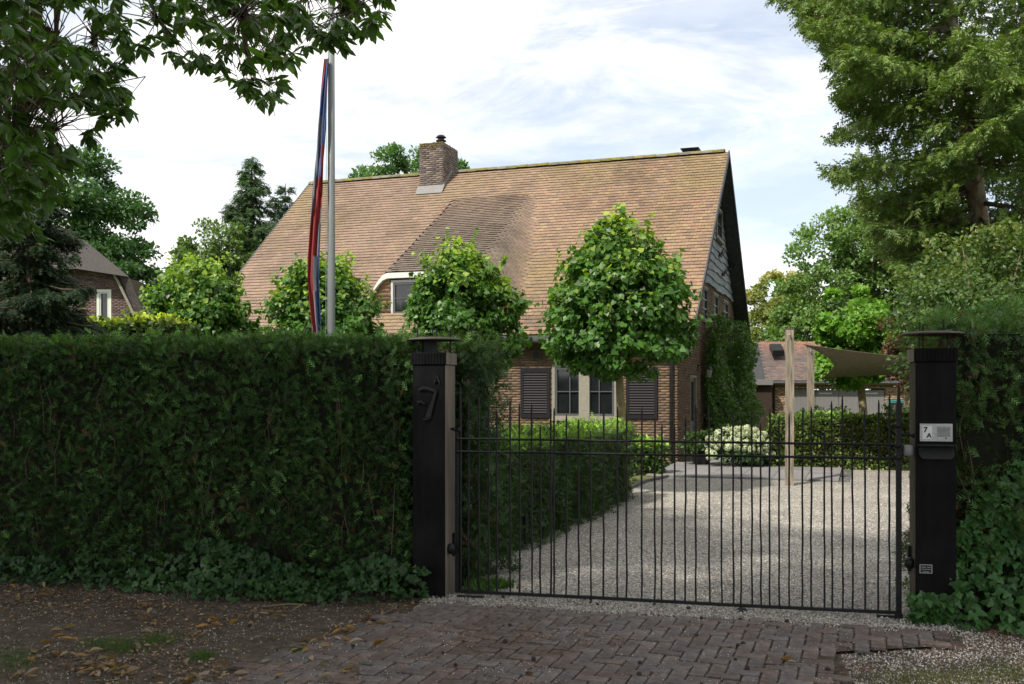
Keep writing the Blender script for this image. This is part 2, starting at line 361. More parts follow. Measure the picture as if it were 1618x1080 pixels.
# loose gravel, chips and grit as real stones
def stones(name, P, sz, base, var, label=None, zs=.5):
    n = len(P); az_ = rng.uniform(0, 6.28, n); Fr = frames(np.c_[np.cos(az_), np.sin(az_), rnd(n, -.35, .35)], np.c_[rnd(n, -.4, .4), rnd(n, -.4, .4), np.ones(n)]); c = np.asarray(base)[rng.integers(0, len(base), n)] * (1 + rnd(n, -var, var))[:, None]
    o = scatter(name, T_CHIP, P, Fr, sz, c, M['stone']); kind(o, 'stuff')
    if label: tag(o, label, 'gravel')
    return o
GC = [(.58, .55, .49), (.47, .43, .37), (.30, .27, .24), (.66, .64, .60), (.36, .30, .24), (.15, .14, .13), (.45, .44, .44)]
def sample_poly(poly, n, wt=None):
    xs = [p[0] for p in poly]; ys = [p[1] for p in poly]; out = []
    while len(out) < n:
        x = random.uniform(min(xs), max(xs)); y = random.uniform(min(ys), max(ys))
        if inside(x, y, poly) and (wt is None or random.random() < wt(x, y)): out.append((x, y))
    return np.array(out)
q = sample_poly(DR, 42000, lambda x, y: min(1, (9.2 / max(y, 7)) ** 3.4))
stones('gravel_stones', np.c_[q, rnd(len(q), .003, .012)], rnd(len(q), .006, .013), GC, .25, 'pale loose gravel covering the driveway behind the gate')
q = sample_poly([(-.9, 7.3), (-.6, 8.3), (3.3, 7.35), (3.2, 6.7)], 7000, lambda x, y: min(1, .03 + max(0, (y - (7.42 - .24 * x)) * 3.5)) )
stones('gravel_spill', np.c_[q, rnd(len(q), .008, .028)], rnd(len(q), .005, .011), GC, .25, 'loose gravel spilled along the foot of the gate')
q = sample_poly([(-2, 5.2), (-.7, 7.9), (3.2, 7.1), (2.9, 6.5), (1.9, 6.4), (1.8, 5.2)], 9000, lambda x, y: .25 + .75 * (vnoise(x, y, 9, 2.2) > .5))
stones('paving_grit', np.c_[q, rnd(len(q), .012, .034)], rnd(len(q), .0025, .0065), GC + [(.16, .09, .05), (.13, .09, .06), (.10, .06, .04)], .3, 'small pale grit scattered over the brick paving')
q = sample_poly([(-6, 5.2), (-6, 9.6), (-.7, 8.3), (-1.0, 7.3), (-1.6, 6.3), (-2.4, 5.2)], 24000, lambda x, y: .25 + .75 * vnoise(x, y, 4, 1.3))
stones('verge_grit', np.c_[q, rnd(len(q), -.004, .008)], rnd(len(q), .003, .010), [(.10, .075, .055), (.06, .042, .03), (.42, .39, .35), (.28, .24, .20), (.14, .10, .07), (.09, .065, .045), (.12, .085, .06), (.08, .06, .042), (.13, .07, .04)], .35, 'grit and crumbs over the bare verge in front of the hedge')
q = sample_poly([(-1.8, 5.2), (-.6, 7.9), (3.3, 7.0), (5, 6.4), (5, 5.2)], 5200, lambda x, y: .04 + .96 * (vnoise(x, y, 15, 1.5) > .58))
n_ = len(q); lit = scatter('needle_litter', T_BLADE, np.c_[q, rnd(n_, .022, .036)], frames(np.c_[unit(n_)[:, :2], rnd(n_, -.1, .05)], np.c_[rnd(n_, -.3, .3), rnd(n_, -.3, .3), np.ones(n_)]), rnd(n_, .015, .04), np.array([(.17, .085, .045), (.20, .12, .06), (.12, .06, .035)])[rng.integers(0, 3, n_)] * (1 + rnd(n_, -.3, .3))[:, None], M['stone'])
kind(lit, 'stuff'); tag(lit, 'reddish brown needles and crumbs blown over the brick paving', 'litter')
q = sample_poly([(-6, 5.2), (-6, 9.6), (-.7, 8.3), (-.6, 7.3), (-1.2, 6.3), (-1.8, 5.2)], 3600, lambda x, y: .05 + .95 * (vnoise(x, y, 14, 1.7) > .55))
n_ = len(q); lit = scatter('leaf_litter', T_OVAL, np.c_[q, rnd(n_, .002, .014)], frames(np.c_[unit(n_)[:, :2], rnd(n_, -.2, .2)], np.c_[rnd(n_, -.5, .5), rnd(n_, -.5, .5), np.ones(n_)]), rnd(n_, .012, .045), np.array([(.20, .12, .05), (.26, .17, .07), (.13, .075, .04), (.30, .21, .10)])[rng.integers(0, 4, n_)] * (1 + rnd(n_, -.3, .3))[:, None], M['stone'])
kind(lit, 'stuff'); tag(lit, 'brown leaf crumbs strewn over the bare verge', 'leaf litter')
q = sample_poly([(1.85, 5.2), (2.1, 6.4), (3.0, 6.6), (3.1, 7.0), (5, 6.6), (5, 5.2)], 17000)
stones('corner_grit', np.c_[q, rnd(len(q), -.002, .010)], rnd(len(q), .004, .010), GC + [(.12, .08, .06), (.2, .13, .09)], .3, 'pale gravel and crumbs beside the right pillar foot')

# ------------------------------------------------------------------ generic foliage builders
def tubes(name, lines, m, parent, n=6):
    b = MB()
    for pts, rad in lines: b.tube(pts, rad, n)
    return b.build(name, m, parent, smooth=True)
def broad(name, label, loc, blobs, n, size, base, trunk=None, tmpl=T_OVAL, clump=.32, var=.3, tips=None, tipfrac=.25, group=None, m='leaf', bark='bark', droop=.25, nclump=None, keep=None, cat='tree', limbs=True, fill=.12, shoots=0):
    """blobs: (x,y,z,rx,ry,rz) relative to loc; leaves sit in many small clumps near each blob's surface"""
    t = thing(name, label, cat, loc, 0, group)
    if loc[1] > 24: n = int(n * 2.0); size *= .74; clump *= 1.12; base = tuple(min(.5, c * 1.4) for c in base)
    vol = np.array([b[3] * b[5] + b[4] * b[5] + b[3] * b[4] for b in blobs]); nb = (vol / vol.sum() * n).astype(int)
    P = []; Nn = []; H = []
    for b, k in zip(blobs, nb):
        c = np.array(b[:3]); r = np.array(b[3:]); nc = nclump or max(14, int(9 * (r[0] * r[2]) / clump ** 2 * .35))
        cu = unit(nc); rad = np.where(rng.random(nc) < fill, rng.uniform(.3, .8, nc), rng.uniform(.80, 1.04, nc))[:, None]
        cc = c + cu * r * rad; ix = rng.integers(0, nc, k)
        cs = rng.uniform(.6, 1.25, nc)[ix][:, None] * clump
        du = unit(k); rr = rng.random(k)[:, None] ** .5
        p = cc[ix] + du * rr * cs * np.array([1, 1, .62]); P.append(p)
        Nn.append(cu[ix] * .8 + du * .9 + np.array([0, 0, .5])); H.append((p[:, 2] - c[2]) / r[2])
    if shoots:      # young shoots standing out of the clipped outline
        for _ in range(shoots):
            b = blobs[rng.integers(0, len(blobs))]; uu = unit(1)[0]; uu[2] = uu[2] * .8 + .35 ; uu /= np.linalg.norm(uu)
            o_ = np.array(b[:3]) + uu * np.array(b[3:]) * .92; dr_ = uu + np.array([0, 0, .5]); dr_ /= np.linalg.norm(dr_); ll = rng.uniform(.12, .34) * (1.5 if rng.random() < .25 else 1) ; k = int(5 + ll * 34)
            tt = rng.random(k)[:, None]; P.append(o_ + dr_ * tt * ll + rng.normal(size=(k, 3)) * .045); Nn.append(np.repeat((uu + np.array([0, 0, .3]))[None], k, 0)); H.append(np.repeat((o_[2] - b[2]) / b[5], k) + .25)
    P = np.concatenate(P); Nn = np.concatenate(Nn); H = np.concatenate(H)
    if keep is not None:
        kk = keep(P + np.array(loc)); P = P[kk]; Nn = Nn[kk]; H = H[kk]
    k = len(P); d = unit(k) * .7 + Nn * .5; d[:, 2] -= droop
    nrm = Nn + unit(k) * .7
    col = tint(k, base, var)
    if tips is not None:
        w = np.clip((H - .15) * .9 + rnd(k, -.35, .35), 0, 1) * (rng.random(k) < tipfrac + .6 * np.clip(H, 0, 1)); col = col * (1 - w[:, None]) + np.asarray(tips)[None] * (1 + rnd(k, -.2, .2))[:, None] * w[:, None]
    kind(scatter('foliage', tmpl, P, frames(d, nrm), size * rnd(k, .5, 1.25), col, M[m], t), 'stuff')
    if trunk:
        h, r = trunk; top = np.array([np.mean([b[0] for b in blobs]), np.mean([b[1] for b in blobs]), h])
        pts = [(0, 0, -.05), (top[0] * .1 + .03, top[1] * .1, h * .35), (top[0] * .4, top[1] * .4, h * .7), tuple(top)]
        tubes('trunk', [(pts, [r * 1.25, r, r * .9, r * .7])], M[bark], t, 10)
        if limbs:
            ls = []
            for b in blobs:
                for _ in range(3 if len(blobs) < 5 else 2):
                    e = np.array(b[:3]) + unit(1)[0] * np.array(b[3:]) * .75; mid = (top + e) / 2 + np.array([0, 0, .15 * b[5]])
                    ls.append(([tuple(top), tuple(mid), tuple(e)], [r * .5, r * .28, r * .06]))
            tubes('limb', ls, M['bark'], t, 5)
    return t
def conifer(name, label, loc, h, rbase, z0, nb, base, size=.22, tmpl=T_SPRUCE, trunk_r=.2, lean=(0, 0), droop=.35, dens=14, keep=None, bark='bark', power=.8, azim=None, var=.3, group=None, tw=.33, upt=.0, tips=None, edge=None, mess=.4):
    t = thing(name, label, 'tree', loc, 0, group); P = []; D = []; Bl = []; lo = np.array(loc)
    for i in range(nb):
        f = (i + rng.random()) / nb; z = z0 + (h - z0) * f; rl = rbase * (1 - f) ** power * rng.uniform(.72, 1.12) + .15
        a = rng.uniform(0, 2 * math.pi) if azim is None else rng.uniform(*azim)
        if edge is not None:
            jit = rng.uniform(-14, 34)
            for _ in range(30):
                ex = lo[0] + lean[0] * z / h + math.cos(a) * rl; ey = lo[1] + math.sin(a) * rl; ez_ = z - rl * droop * .45
                if 809 + ex / ey * F >= np.interp(615 - (ez_ - CH) / ey * F, edge[0], edge[1]) + jit: break
                rl *= .93
        dr = np.array([math.cos(a), math.sin(a), 0]); sd = np.array([-dr[1], dr[0], 0]); o = np.array([lean[0] * z / h, lean[1] * z / h, z])
        m = 7; s = np.linspace(0, 1, m); pts = o + dr * (s * rl)[:, None] + np.array([0, 0, 1.]) * ((-droop * s + (droop * .55 + upt) * s * s) * rl)[:, None]
        if True: Bl.append(([tuple(p) for p in pts[::2]], [.022 * rl / 2 * trunk_r / .2, .013 * rl / 2, .009, .005][:len(pts[::2])]))
        k = int(dens * (rl * (2 + rl) + 1.2)); ss = rng.random(k) ** .75
        c = np.stack([np.interp(ss, s, pts[:, j]) for j in range(3)], 1)
        off = rng.normal(size=k) * tw * rl * (1.05 - ss) * .55 ; off = np.clip(off, -rl * .36, rl * .36)
        c = c + sd * off[:, None] + np.array([0, 0, -1.]) * (np.abs(off) * .35 + rng.random(k) * .16 * size * 4)[:, None]
        dd = dr * 1.0 + sd * (np.sign(off) * .9)[:, None] + rng.normal(size=(k, 3)) * mess; dd[:, 2] -= droop * 1.1
        P.append(c); D.append(dd)
    P = np.concatenate(P); D = np.concatenate(D)
    if edge is not None:
        W_ = P + lo; ex_ = 809 + W_[:, 0] / W_[:, 1] * F; ey_ = 615 - (W_[:, 2] - CH) / W_[:, 1] * F
        kk = ex_ > np.interp(ey_, edge[0], edge[1]) - 6 + 34 * (vnoise(ey_, ey_ * 0, 81, .045) - .4); P = P[kk]; D = D[kk]
    if keep is not None: kk = keep(P + lo); P = P[kk]; D = D[kk]
    k = len(P); nrm = np.array([0, 0, 1.]) + unit(k) * .6; col = tint(k, base, var)
    cl = vnoise(P[:, 0] + P[:, 1], P[:, 2], 5, 1.3); col *= (.7 + .6 * cl)[:, None]
    if tips is not None:
        w = (rng.random(k) < .22) * cl; col = col * (1 - w[:, None]) + np.asarray(tips)[None] * w[:, None]
    kind(scatter('foliage', tmpl, P, frames(D, nrm), size * rnd(k, .6, 1.25), col, M['needle'], t), 'stuff')
    tz = np.linspace(-.1, h, 9)
    tubes('trunk', [([(lean[0] * z / h + .05 * math.sin(z), lean[1] * z / h, z) for z in tz], [trunk_r * (1.05 - .9 * max(z, 0) / h) for z in tz])], M[bark], t, 12)
    kind(tubes('branches', Bl, M['bark'], t, 4), 'stuff')
    return t
def hedge(name, label, A, B, width, h, n, size, base, tmpl=T_THUJA, topc=None, z0=0, var=.35, inset=.13, cat='hedge', m='needle', brown=.03, ends=True, rough=.1, back=True):
    """hedge whose front face runs A->B on the ground, width to the left of A->B"""
    A = np.array(A, float); B = np.array(B, float); d = B - A; Ln = np.linalg.norm(d); d /= Ln; nl = np.array([-d[1], d[0]])
    t = thing(name, label, cat, (A[0], A[1], 0), math.atan2(d[1], d[0]))
    # local frame: x along, y = into the width, z up ; front normal = -y
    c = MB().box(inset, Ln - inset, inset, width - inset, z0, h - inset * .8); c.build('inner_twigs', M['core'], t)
    areas = [Ln * h, Ln * width, (width * h) if ends else 0, (width * h) if ends else 0, Ln * h * (.35 if back else 0)]
    tot = sum(areas); P = []; Nn = []
    for s, a in enumerate(areas):
        k = int(n * a / tot)
        if k == 0: continue
        r1 = rng.random(k); r2 = rng.random(k); dep = rng.random(k) ** 1.6 * inset * 1.35
        if s == 0: p = np.c_[r1 * Ln, dep, z0 + r2 * (h - z0)]; nn = (0, -1, 0)
        elif s == 1: p = np.c_[r1 * Ln, r2 * width, h - dep * .8]; nn = (0, 0, 1)
        elif s == 2: p = np.c_[dep, r1 * width, z0 + r2 * (h - z0)]; nn = (-1, 0, 0)
        elif s == 3: p = np.c_[Ln - dep, r1 * width, z0 + r2 * (h - z0)]; nn = (1, 0, 0)
        else: p = np.c_[r1 * Ln, width - dep, z0 + r2 * (h - z0)]; nn = (0, 1, 0)
        nn = np.array(nn, float)
        w = (vnoise(p[:, 0] + p[:, 1] * 2, p[:, 2] + p[:, 1], 11, 2.3) - .5) * rough * 2 + (vnoise(p[:, 0] - p[:, 1], p[:, 2], 12, 6.0) - .5) * rough
        p = p + nn * w[:, None]; P.append(p); Nn.append(np.repeat(nn[None], k, 0))
    P = np.concatenate(P); Nn = np.concatenate(Nn); k = len(P)
    dd = Nn * .55 + unit(k) * .75 + np.array([0, 0, .25]); nrm = Nn * .8 + unit(k) * .8
    col = tint(k, base, var); cl = vnoise(P[:, 0] * 1.0, P[:, 2] + P[:, 1], 21, 3.1); col *= (.65 + .7 * cl)[:, None]
    br = rng.random(k) < brown * 2 * vnoise(P[:, 0], P[:, 2], 22, 2.0); col[br] = np.array([.10, .06, .03]) * (1 + rnd(br.sum(), -.3, .3))[:, None]
    if topc is not None:
        w = np.clip((P[:, 2] - (h - .07)) / .07, 0, 1) * (rng.random(k) < .8); col = col * (1 - w[:, None]) + np.asarray(topc)[None] * (1 + rnd(k, -.3, .3))[:, None] * w[:, None]
    ex = rng.random(k) < .14; P[ex] += Nn[ex] * rng.uniform(.01, .06, ex.sum())[:, None]; col[ex] *= rng.uniform(1.5, 2.3, ex.sum())[:, None]  # protruding sprays coloured lighter, light caught on them painted in
    kind(scatter('foliage', tmpl, P, frames(dd, nrm), size * rnd(k, .6, 1.3), col, M[m], t), 'stuff')
    if m == 'needle' and h > 1.5:      # bare stems showing in places on the clipped face
        ln = []
        for _ in range(int(Ln * 9)):
            x0, z0_ = rng.uniform(.1, Ln - .1), rng.uniform(.3, h - .7); ll = rng.uniform(.15, .6); y0 = rng.uniform(-.04, .03)
            ln.append(([(x0, y0, z0_), (x0 + rng.normal() * .03, y0 - .01, z0_ + ll * .5), (x0 + rng.normal() * .08, y0 + .01, z0_ + ll)], [.0035, .003, .0015]))
        kind(tubes('stems', ln, M['twig'], t, 4), 'stuff')
    return t

# ------------------------------------------------------------------ brick walls, windows
BR = [(.175, .11, .066), (.15, .096, .062), (.195, .13, .08), (.13, .085, .06), (.165, .12, .08)]
BR2 = [(.15, .10, .09), (.12, .085, .08), (.18, .12, .10), (.10, .075, .075)]
def bricks(parent, T, h0, h1, z0, topf, holes, pal, name='brickwork', bl=.21, bh=.052, j=.011, seed=1):
    """stretcher-bond brick faces on a wall plane; T(h, z, out) gives the 3-D point"""
    rr = np.random.default_rng(seed); V = []; Fc = []; Cc = []
    nz = int((max(topf(h0), topf(h1), topf((h0 + h1) / 2)) - z0) / (bh + j)) + 1
    for r_ in range(nz):
        z = z0 + r_ * (bh + j); h = h0 - (r_ % 2) * (bl + j) / 2
        while h < h1:
            a, b = max(h, h0), min(h + bl, h1); h += bl + j
            if b - a < .03: continue
            if z + bh > min(topf(a), topf(b)): continue
            if any(b > x0 and a < x1 and z + bh > y0 and z < y1 for x0, x1, y0, y1 in holes):
                # trim against the opening
                for x0, x1, y0, y1 in holes:
                    if b > x0 and a < x1 and z + bh > y0 and z < y1:
                        if a < x0: b = min(b, x0)
                        elif b > x1: a = max(a, x1)
                        else: a = b
                if b - a < .03: continue
            o = rr.uniform(.003, .009); k = len(V)
            V += [T(a, z, 0), T(b, z, 0), T(b, z + bh, 0), T(a, z + bh, 0), T(a, z, o), T(b, z, o), T(b, z + bh, o), T(a, z + bh, o)]
            Fc += [(k + 4, k + 5, k + 6, k + 7), (k, k + 1, k + 5, k + 4), (k + 1, k + 2, k + 6, k + 5), (k + 2, k + 3, k + 7, k + 6), (k + 3, k, k + 4, k + 7)]
            c = np.array(pal[rr.integers(0, len(pal))]) * rr.uniform(.75, 1.25); Cc += [c] * 8
    return kind(link(name, fastmesh(name, V, Fc, np.array(Cc)), M['brick'], parent), 'stuff')
def wall(parent, T, hs, z0, topf, holes, th, m, name='wall'):
    """wall slab behind the brick faces, open where the holes are; th = thickness inwards"""
    b = MB(); cuts = sorted(set(list(hs) + [x for q in holes for x in q[:2]]))
    for a, c in zip(cuts[:-1], cuts[1:]):
        mid = (a + c) / 2; hv = sorted([(q[2], q[3]) for q in holes if q[0] < mid < q[1]])
        z = z0
        for y0, y1 in hv:
            if y0 > z: b.hexa([T(a, z, 0), T(c, z, 0), T(c, z, -th), T(a, z, -th), T(a, y0, 0), T(c, y0, 0), T(c, y0, -th), T(a, y0, -th)])
            z = y1
        b.hexa([T(a, z, 0), T(c, z, 0), T(c, z, -th), T(a, z, -th), T(a, topf(a), 0), T(c, topf(c), 0), T(c, topf(c), -th), T(a, topf(a), -th)])
    return b.build(name, m, parent)
def tbox(b, T, h0, h1, z0, z1, o0, o1):
    return b.hexa([T(h0, z0, o0), T(h1, z0, o0), T(h1, z1, o0), T(h0, z1, o0), T(h0, z0, o1), T(h1, z0, o1), T(h1, z1, o1), T(h0, z1, o1)])
def window(parent, T, h0, h1, z0, z1, nc, nr, fm, fw=.06, name='window', casement=None, dep=-.08, sill=True, bar=.025, out=.0, barm=None):
    """frame mesh with panes, glazing bars and a sill as sub-parts"""
    b = MB()
    tbox(b, T, h0, h0 + fw, z0, z1, dep, out); tbox(b, T, h1 - fw, h1, z0, z1, dep, out)
    tbox(b, T, h0 + fw, h1 - fw, z1 - fw, z1, dep, out); tbox(b, T, h0 + fw, h1 - fw, z0, z0 + fw, dep, out)
    w = b.build(name, fm, parent); gl = MB(); a0, a1, b0, b1 = h0 + fw, h1 - fw, z0 + fw, z1 - fw
    if casement:
        c = MB(); cw = .055; o1 = out - .015
        tbox(c, T, a0, a0 + cw, b0, b1, dep, o1); tbox(c, T, a1 - cw, a1, b0, b1, dep, o1)
        tbox(c, T, a0 + cw, a1 - cw, b1 - cw, b1, dep, o1); tbox(c, T, a0 + cw, a1 - cw, b0, b0 + cw, dep, o1)
        c.build('sash', casement, w); a0 += cw; a1 -= cw; b0 += cw; b1 -= cw
    for i in range(nc):
        for j in range(nr):
            p = MB(); x0 = a0 + (a1 - a0) * i / nc; x1 = a0 + (a1 - a0) * (i + 1) / nc; y0 = b0 + (b1 - b0) * j / nr; y1 = b0 + (b1 - b0) * (j + 1) / nr
            tbox(p, T, x0 + .004, x1 - .004, y0 + .004, y1 - .004, dep + .02, dep + .03); p.build('pane', M['glass'], w)
    for i in range(1, nc):
        x = a0 + (a1 - a0) * i / nc; tbox(MB(), T, 0, 0, 0, 0, 0, 0)
        g = MB(); tbox(g, T, x - bar / 2, x + bar / 2, b0, b1, dep + .03, out - .025); g.build('glazing_bar', barm or casement or fm, w)
    for j in range(1, nr):
        y = b0 + (b1 - b0) * j / nr; g = MB(); tbox(g, T, a0, a1, y - bar / 2, y + bar / 2, dep + .031, out - .027); g.build('glazing_bar', barm or casement or fm, w)
    if sill:
        g = MB(); tbox(g, T, h0 - .05, h1 + .05, z0 - .05, z0 - .002, dep, out + .06); g.build('sill', M['cream'] if sill is True else sill, w)
    return w

# ------------------------------------------------------------------ the brick house
SL, WR, ZR = .854, 6.08, 8.50; LEN = 12.8; DEP = 2 * WR
house = thing('brick_house', 'large brick house with a steep tiled roof, a swept dormer and a boarded gable', 'house', (*HC, 0), math.atan2(UY, UX))
def zm(w): return ZR - abs(WR - w) * SL
TF = lambda h, z, o: (h, -o, z)              # front wall, out = -y
TG = lambda h, z, o: (o, h, z)               # right gable wall, out = +x
TL = lambda h, z, o: (-LEN - o, h, z)
# openings
fh = [(-3.01, -1.41, 1.00, 2.30)]
gh = [(1.92, 2.93, .0, 2.08), (3.92, 4.98, 3.55, 4.52), (6.10, 7.15, 3.55, 4.52), (8.35, 9.6, 3.55, 4.50)]
top3 = lambda h: 3.10
wall(house, TF, [-LEN, 0], -.05, top3, fh, .28, M['mortar'])
bricks(house, TF, -7.0, 0, 0, lambda h: 3.08, fh + [(-3.01, -1.41, 1.0, 2.3)], BR)
gtop = lambda h: min(zm(h) - .22, 4.66)
cuts = [0, 1.55, DEP - 1.55, DEP]; wall(house, TG, [0.285, 1.80, DEP - 1.80, DEP], -.05, gtop, gh, .28, M['mortar'])
bricks(house, TG, 0.0, DEP, 0, gtop, gh, BR, seed=2)
wall(house, TL, [0.285, 1.80, DEP - 1.80, DEP], -.05, gtop, [], .28, M['mortar'])
wall(house, lambda h, z, o: (h, DEP + o, z), [-LEN, 0], -.05, top3, [], .28, M['mortar'])
# boarded gables: backing + waney boards
for TT in (TG, TL):
    b = MB(); ya, yb = (4.66 + .22 - ZR) / SL + WR, 2 * WR - ((4.66 + .22 - ZR) / SL + WR)
    b.add([TT(ya, 4.66, 0), TT(yb, 4.66, 0), TT(WR, ZR - .22, 0), TT(ya, 4.66, -.15), TT(yb, 4.66, -.15), TT(WR, ZR - .22, -.15)], [(0, 1, 2), (5, 4, 3), (0, 3, 4, 1), (1, 4, 5, 2), (2, 5, 3, 0)])
    b.build('gable_backing', M['wooddark'], house)
z = 4.60; i = 0; random.seed(11)
while z < ZR - .6:
    hgt = .27; b = MB(); y0 = WR - (ZR - .20 - z) / SL + .02; y1 = 2 * WR - y0
    y0t = WR - (ZR - .20 - z - hgt) / SL + .02; y1t = 2 * WR - y0t; n = 26; vs = []; ph = random.uniform(0, 9)
    spans = [(0, 1)]
    if z + hgt > 6.05 and z < 7.08: spans = [(0, None), (None, 1)]
    for sp in spans:
        b = MB(); vs = []
        for k in range(n + 1):
            f = k / n; yy = y0 + (y1 - y0) * f; yt = y0t + (y1t - y0t) * f
            if sp[1] is None: yy = min(yy, 6.16); yt = min(yt, 6.16)
            if sp[0] is None: yy = max(yy, 7.44); yt = max(yt, 7.44)
            wav = .025 * math.sin(yy * 1.9 + ph) + .014 * math.sin(yy * 5.3 + ph * 2)
            vs += [(.018, yt, z + hgt), (.055, yy, z + wav), (.02, yy, z + wav)]
        fs = []
        for k in range(n):
            a = 3 * k; fs += [(a, a + 1, a + 4, a + 3), (a + 1, a + 2, a + 5, a + 4)]
        b.add(vs, fs); b.build('board', M['board'], house)
    z += .235
window(house, TG, 6.20, 7.40, 6.08, 7.02, 2, 2, M['cream'], .07, dep=-.02, out=.09, casement=M['greyframe'])
for h0, h1, z0, z1 in gh[1:]:
    window(house, TG, h0, h1, z0, z1, 2, 3, M['cream'], .055, dep=-.12, out=.0, casement=M['greyframe'], barm=M['paleframe'])
# side door
d = MB(); tbox(d, TG, 1.94, 2.00, .0, 2.06, -.12, .0); tbox(d, TG, 2.85, 2.91, .0, 2.06, -.12, .0); tbox(d, TG, 2.0, 2.85, 2.0, 2.06, -.12, .0); dd = d.build('door', M['cream'], house)
d = MB(); tbox(d, TG, 2.0, 2.85, .02, .9, -.10, -.05); tbox(d, TG, 2.0, 2.1, .9, 2.0, -.10, -.05); tbox(d, TG, 2.75, 2.85, .9, 2.0, -.10, -.05); tbox(d, TG, 2.1, 2.75, 1.9, 2.0, -.10, -.05); d.build('door_leaf', M['greyframe'], dd)
d = MB(); tbox(d, TG, 2.1, 2.75, .9, 1.9, -.09, -.08); d.build('pane', M['glass'], dd)
d = MB(); tbox(d, TG, 2.72, 2.76, 1.0, 1.05, -.05, .0); tbox(d, TG, 2.62, 2.76, 1.03, 1.05, -.02, .0); d.build('handle', M['steel'], dd)
# ground-floor window: two casements in one pale frame, shutters either side
window(house, TF, -3.01, -2.13, 1.0, 2.30, 2, 2, M['cream'], .07, dep=-.10, out=-.0, casement=M['greyframe'], sill=M['cream'], barm=M['greyframe'])
window(house, TF, -2.29, -1.41, 1.0, 2.30, 2, 2, M['cream'], .07, dep=-.102, out=-.002, casement=M['greyframe'], sill=M['cream'], barm=M['greyframe'])
c = MB(); tbox(c, TF, -2.34, -2.08, 1.0, 2.3, -.09, .01); c.build('window_post', M['cream'], house)
slat = None
for h0, h1 in ((-3.79, -3.05), (-1.19, -.45)):
    b = MB(); z0, z1 = 1.02, 2.22
    for q in ((h0, h0 + .07, z0, z1), (h1 - .07, h1, z0, z1), (h0 + .07, h1 - .07, z0, z0 + .09), (h0 + .07, h1 - .07, z1 - .09, z1)): tbox(b, TF, *q, .012, .05)
    sh = b.build('shutter', M['shutter'], house)
    for k in range(17):
        z = z0 + .11 + k * .061
        if slat is None: slat = MB().hexa([(0, -.045, 0), (.6, -.045, 0), (.6, -.014, .045), (0, -.014, .045), (0, -.048, .008), (.6, -.048, .008), (.6, -.017, .053), (0, -.017, .053)]).build('slat', M['shutter'], sh); o = slat
        else: o = link('slat', slat.data, None, sh)
        o.location = (h0 + .07, 0, z)
b = MB(); tbox(b, TF, -3.5, -3.28, 2.42, 2.62, .01, .06); w = b.build('wall_vent', M['greyframe'], house)
b = MB(); tbox(b, TF, -3.48, -3.30, 2.44, 2.60, .061, .064); b.build('vent_grille', M['black'], w)
# ---- roof
XA, XB, WE = -LEN - .42, .42, -.38; DX, DW0 = -6.28, .42
def dorm(x, w):
    zz = zm(w) if w <= WR else zm(w)
    if w < DW0 or w > WR: return zz
    H = 4.72 + .614 * (w - DW0) - zz
    if H <= 0: return zz
    dx = abs(x - DX); lf = x < DX; f0 = 1.30 if lf else 1.05; foot = f0 + (.04 + .92 * min(1, H / 1.05) ** 1.6 if lf else .25 + 1.15 * min(1, H / 1.05) ** .7)
    if dx <= f0: p = 1
    elif dx < foot: p = .5 + .5 * math.cos(math.pi * (dx - f0) / (foot - f0))
    else: p = 0
    return zz + H * p
V = []; Fc = []; Cc = []
TP = [(.29, .185, .115), (.32, .21, .125), (.25, .16, .11), (.32, .185, .125), (.20, .145, .115), (.17, .13, .115), (.34, .25, .14)]
dw = (DW0 - WE) / 7; nrow = int((WR - WE) / dw + .001); rr = np.random.default_rng(5)
chim = (-8.90, -8.12, 5.30, 6.50)
